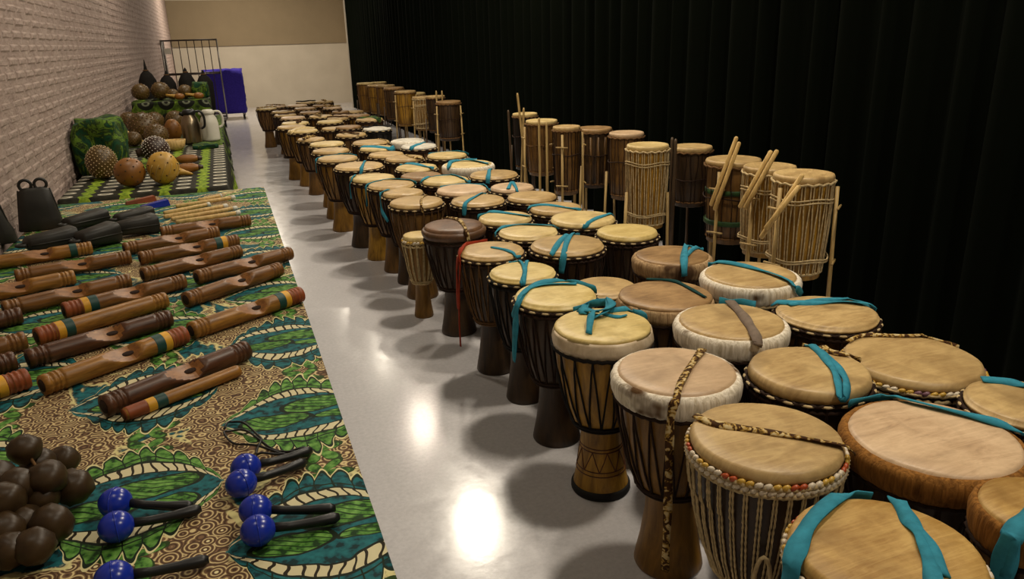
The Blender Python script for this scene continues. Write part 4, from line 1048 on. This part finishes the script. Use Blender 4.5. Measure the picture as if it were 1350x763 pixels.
gourd(134,214,18.5,zt,'gd_brown','seed',260,'brown gourd shaker in a net of pale beads, beside the leafy cloth bundle',None,None,1.18)
gourd(171,227,19.5,zt,'gd_orange','seeddark',40,'shiny orange-brown gourd shaker with few dark beads',None,None,.98)
gourd(215,221,19.5,zt,'gd_yellow','seeddark',34,'yellow gourd shaker with straw cord net and dark beads',None,None,1.08,0,1,'net')
gourd(205,197,17,zt,'gd_dark','seedwhite',220,'dark gourd shaker covered in white beads behind the yellow gourd',None,(-1,-.1,-.15),1.0)
GB = 'brown beaded gourd shaker in the pile beside the steel thermos'
for px, py, r in [(188,167,19),(206,178,15),(203,154,12),(231,157,12),(170,159,13),(176,183,10)]:
    gourd(px, py, r, zt, 'gd_brown', 'gd_grey', 170, GB, 'brown beaded gourds piled by the thermos', None, .95, 0, 1, None, 8.75 if py < 160 else None)
gourd(228,172,11,zt,'gd_orange','seeddark',20,'smooth orange gourd shaker leaning beside the steel thermos',None,None,1.35)
# wooden bowl, wedge, brown hand shakers
p = at_z(230,198,zt); t = thing('wooden_bowl', 'pale oval wooden bowl behind the yellow gourd', 'bowl', (p.x,p.y,zt)); b = MB()
b.lathe([(.06,0),(.085,.03),(.098,.085),(.09,.085),(.078,.035),(.05,.012),(.0001,.01)], 24); o = b.build('bowl', 'stick', t); o.scale = (1,.75,1)
p = at_z(183,190,zt); b = MB(); b.add([(-.09,-.02,0),(.07,-.02,0),(.07,.03,0),(-.09,.03,0),(-.11,-.01,.12),(-.09,-.015,.13),(-.07,.02,.12),(-.10,.02,.13)],[(3,2,1,0),(4,5,6,7),(0,1,5,4),(1,2,6,5),(2,3,7,6),(3,0,4,7)])
tag(b.build('wooden_wedge', 'stick', None, False, p), 'pale triangular wooden wedge among the gourd shakers', 'wedge')
for q, lab in [((247,210),'brown elongated hand shaker lying behind its twin on the lime cloth'),((247,222),'brown elongated hand shaker lying in front of its twin on the lime cloth')]:
    p = at_z(*q, zt+.03); t = thing('hand_shaker', lab, 'shaker', (p.x,p.y,zt+.033)); b = MB(); b.ball((0,0,0), .085, .033, .032, 18, 10); b.build('body', 'gd_orange', t)
    b = MB(); b.tube([(.07,0,0),(.085,0,0),(.10,0,0)], [.018,.014,.012], 10); b.build('stub', 'gd_dark', t)
p = at_z(243,231,zt); b = MB(); b.lathe([(.0,0),(.03,.0),(.022,.03),(.008,.09),(.0001,.1)], 14); o = b.build('seed_horn', 'gd_yellow', None, True, (p.x-.04,p.y,zt+.03)); o.rotation_euler = (0,PI/2+.28,0); tag(o, 'yellow cone-shaped horn lying by the brown hand shakers', 'horn')
# draped bundles
def bundle(name, x0, x1, y0, y1, z0, z1, mat, label, lump=.03, seed=0):
    n = 12; v = []; f = []; idx = {}
    bm = bmesh.new(); bmesh.ops.create_cube(bm, size=1); bmesh.ops.subdivide_edges(bm, edges=bm.edges[:], cuts=9, use_grid_fill=True)
    for q in bm.verts:
        c = q.co.copy(); s = 1-.10*max(0, abs(c.x)*2+abs(c.y)*2+abs(c.z)*2-2.2)
        p = Vector(((x0+x1)/2+c.x*(x1-x0)*s, (y0+y1)/2+c.y*(y1-y0)*s, (z0+z1)/2+c.z*(z1-z0)*(s if c.z > 0 else 1)))
        nn = noise.noise(p*9+Vector((seed,0,0)))
        if c.z > -.49: p += Vector((c.x, c.y, c.z)).normalized()*lump*nn; p.z = max(p.z, z0)
        q.co = p
    me = bpy.data.meshes.new(name); bm.to_mesh(me); bm.free(); me.materials.append(M[mat]); me.polygons.foreach_set('use_smooth', [True]*len(me.polygons))
    o = bpy.data.objects.new(name, me); COL.objects.link(o); return tag(o, label, 'bundle')
bundle('cloth_covered_crate', -.97, -.70, 5.75, 6.25, zt, 1.05, 'leafy', 'crate wrapped in leafy green cloth against the brick wall', .05)
for (q, c) in [((108,200),1),]:
    pass
bundle('cloth_covered_crate', -.93, -.14, 9.05, 9.75, zt, .965, 'circles', 'long crate draped in green cloth with black circles, gourds on top', .02, 3)
bundle('cloth_covered_crate', -.30, -.15, 9.3, 9.65, .975, 1.13, 'leafy', 'small leafy cloth bundle on the circle-patterned crate', .04, 5)
GU = 'brown gourd shaker on top of the circle-patterned crate'
for px, py, r in [(211,117,11.5),(185,119,11),(243,113,9),(226,112,7)]:
    gourd(px, py, r, .975, 'gd_brown', 'gd_grey', 110, GU, 'gourds on the circle-patterned crate', None, .95, 0, 1, None, 9.22+.14*(int(px) % 2))
for q in [(236,124.5),(261,121)]:
    p = at_y(*q, 9.1); t = thing('small_gourd', 'small orange gourd with pale neck lying on the circle-patterned crate', 'gourd', (p.x,9.1,1.008), 0, 'small orange gourds on the crate')
    b = MB(); b.ball((0,0,0), .055, .038, .035, 14, 9); b.build('belly', 'gd_orange', t); b = MB(); b.tube([(-.04,0,.005),(-.09,0,.015),(-.13,0,.02)], [.02,.013,.014], 8); b.build('neck', 'gd_yellow', t)
# black tied bags behind
for x, y, s in [(-.80,10.02,1.12),(-.59,10.08,1.0),(-.38,10.02,1.05),(-.19,10.08,.98)]:
    t = thing('cloth_bag', 'black cloth bag with a twisted tip, standing behind the gourd crate', 'bag', (x,y,zt), 0, 'black bags behind the gourd crate')
    b = MB(); hh = .5*s; b.lathe([(.06,0),(.09,.05),(.098,.2),(.094,hh*.8),(.06,hh*.93),(.022,hh),(.016,hh+.03),(.004,hh+(.12 if x < -.7 else .05))], 18, lambda a, z: 1+.06*math.sin(3*a+x*9+z*8)); b.build('sack', 'blackbag', t)
    b = MB(); b.tube([(.026*math.cos(k*PI/6), .026*math.sin(k*PI/6), hh) for k in range(12)], .006, 5, True); b.build('tie', 'ropebrown', t)
# thermos jugs
def jug(px, py, mat, capm, h, label):
    p = at_z(px, py, zt); t = thing('thermos_jug', label, 'thermos', (p.x,p.y,zt), 0); R = .078
    b = MB(); b.lathe([(R*.92,0),(R,.01),(R,.02),(R,h*.55),(R*.86,h*.72),(R*.62,h*.84),(R*.62,h*.86)], 28); b.build('body', mat, t)
    b = MB(); b.lathe([(R*.66,h*.85),(R*.72,h*.88),(R*.70,h*.95),(R*.5,h),(R*.1,h*1.01)], 24); b.build('lid', capm, t)
    b = MB(); b.tube([(-R*.55,0,h*.86),(-R*1.0,0,h*.9)], [.02,.012], 8); b.build('spout', capm, t)
    b = MB(); b.tube(catmull([(R*.6,0,h*.93),(R*1.2,0,h*.92),(R*1.5,0,h*.75),(R*1.45,0,h*.5),(R*1.05,0,h*.42)], 5), .010, 8); b.build('handle', 'plasticblack' if mat == 'steel' else capm, t)
jug(255,189,'steel','plasticblack',.29,'brushed steel thermos jug with black lid and handle')
jug(279,185,'plasticwhite','plasticwhite',.27,'white plastic thermos jug beside the steel one')
p = at_z(272,194,zt); bundle('green_cloth', p.x-.10, p.x+.09, p.y-.12, p.y+.10, zt, zt+.03, 'leafy', 'small crumpled green cloth in front of the thermos jugs', .02, 8)

# roll cage trolley
yc0, yc1, xl, xr, zb_, zt_ = 16.2, 16.95, -.96, .02, .16, 1.64
t = thing('roll_cage_trolley', 'tall wire roll cage trolley by the brick wall', 'trolley', ((xl+xr)/2, (yc0+yc1)/2, 0)); ox, oy = (xl+xr)/2, (yc0+yc1)/2
def cage(name, segs, r, mat):
    for s in segs:
        b = MB(); b.tube([(p[0]-ox, p[1]-oy, p[2]) for p in s], r, 6); b.build(name, mat, t)
cage('post', [[(x,y,zb_),(x,y,zt_)] for x in (xl,xr) for y in (yc0,yc1)], .016, 'chrome')
cage('rail', [[(xl,y,z),(xr,y,z)] for y in (yc0,yc1) for z in (zt_,1.02,zb_+.05)]+[[(x,yc0,z),(x,yc1,z)] for x in (xl,xr) for z in (zt_,1.02,zb_+.05)], .013, 'darkmetal')
cage('bar', [[(xl+(xr-xl)*k/7,yc1,zb_),(xl+(xr-xl)*k/7,yc1,zt_)] for k in range(1,7)]+[[(x,yc0+(yc1-yc0)*k/4,zb_),(x,yc0+(yc1-yc0)*k/4,zt_)] for x in (xl,) for k in range(1,4)], .009, 'darkmetal')
b = MB(); b.box(xl-ox,xr-ox,yc0-oy,yc1-oy,zb_-.02,zb_+.02); b.build('deck', 'chrome', t, False)
for x in (xl+.05,xr-.05):
    for y in (yc0+.06,yc1-.06):
        b = MB(); b.lathe([(.03,-.018),(.062,-.018),(.066,0),(.062,.018),(.03,.018)], 16); o = b.build('wheel', 'rubber', t); o.rotation_euler = (0,PI/2,0); o.location = (x-ox,y-oy,.066)
        b = MB(); b.box(x-ox-.025,x-ox+.025,y-oy-.02,y-oy+.02,.10,zb_-.02); b.build('fork', 'chrome', t, False)
b = MB(); b.box(-.45+.0,-.33,-.39,-.375,1.4,1.5); b.build('sign_plate', 'plasticwhite', t, False)
# blue covered trolley
bx0, bx1, by0, by1 = -.36, .45, 17.75, 18.45
t = thing('covered_trolley', 'trolley under a fitted blue cloth cover beside the roll cage', 'trolley', ((bx0+bx1)/2,(by0+by1)/2,0))
bmx, bmy = (bx0+bx1)/2, (by0+by1)/2
o = bundle('cover', bx0, bx1, by0, by1, .13, 1.04, 'bluecover', 'x', .03, 2)
for k in ('label', 'category'): del o[k]
o.data.transform(Matrix.Translation((-bmx,-bmy,0))); o.parent = t
for x in (bx0+.07,bx1-.07):
    for y in (by0+.08,by1-.08):
        b = MB(); b.lathe([(.02,-.016),(.05,-.016),(.054,0),(.05,.016),(.02,.016)], 16); w_ = b.build('wheel', 'rubber', t); w_.rotation_euler = (0,PI/2,0); w_.location = (x-bmx,y-bmy,.054)
        b = MB(); b.box(x-bmx-.03,x-bmx+.03,y-bmy-.02,y-bmy+.02,.08,.14); b.build('fork', 'chrome', t, False)
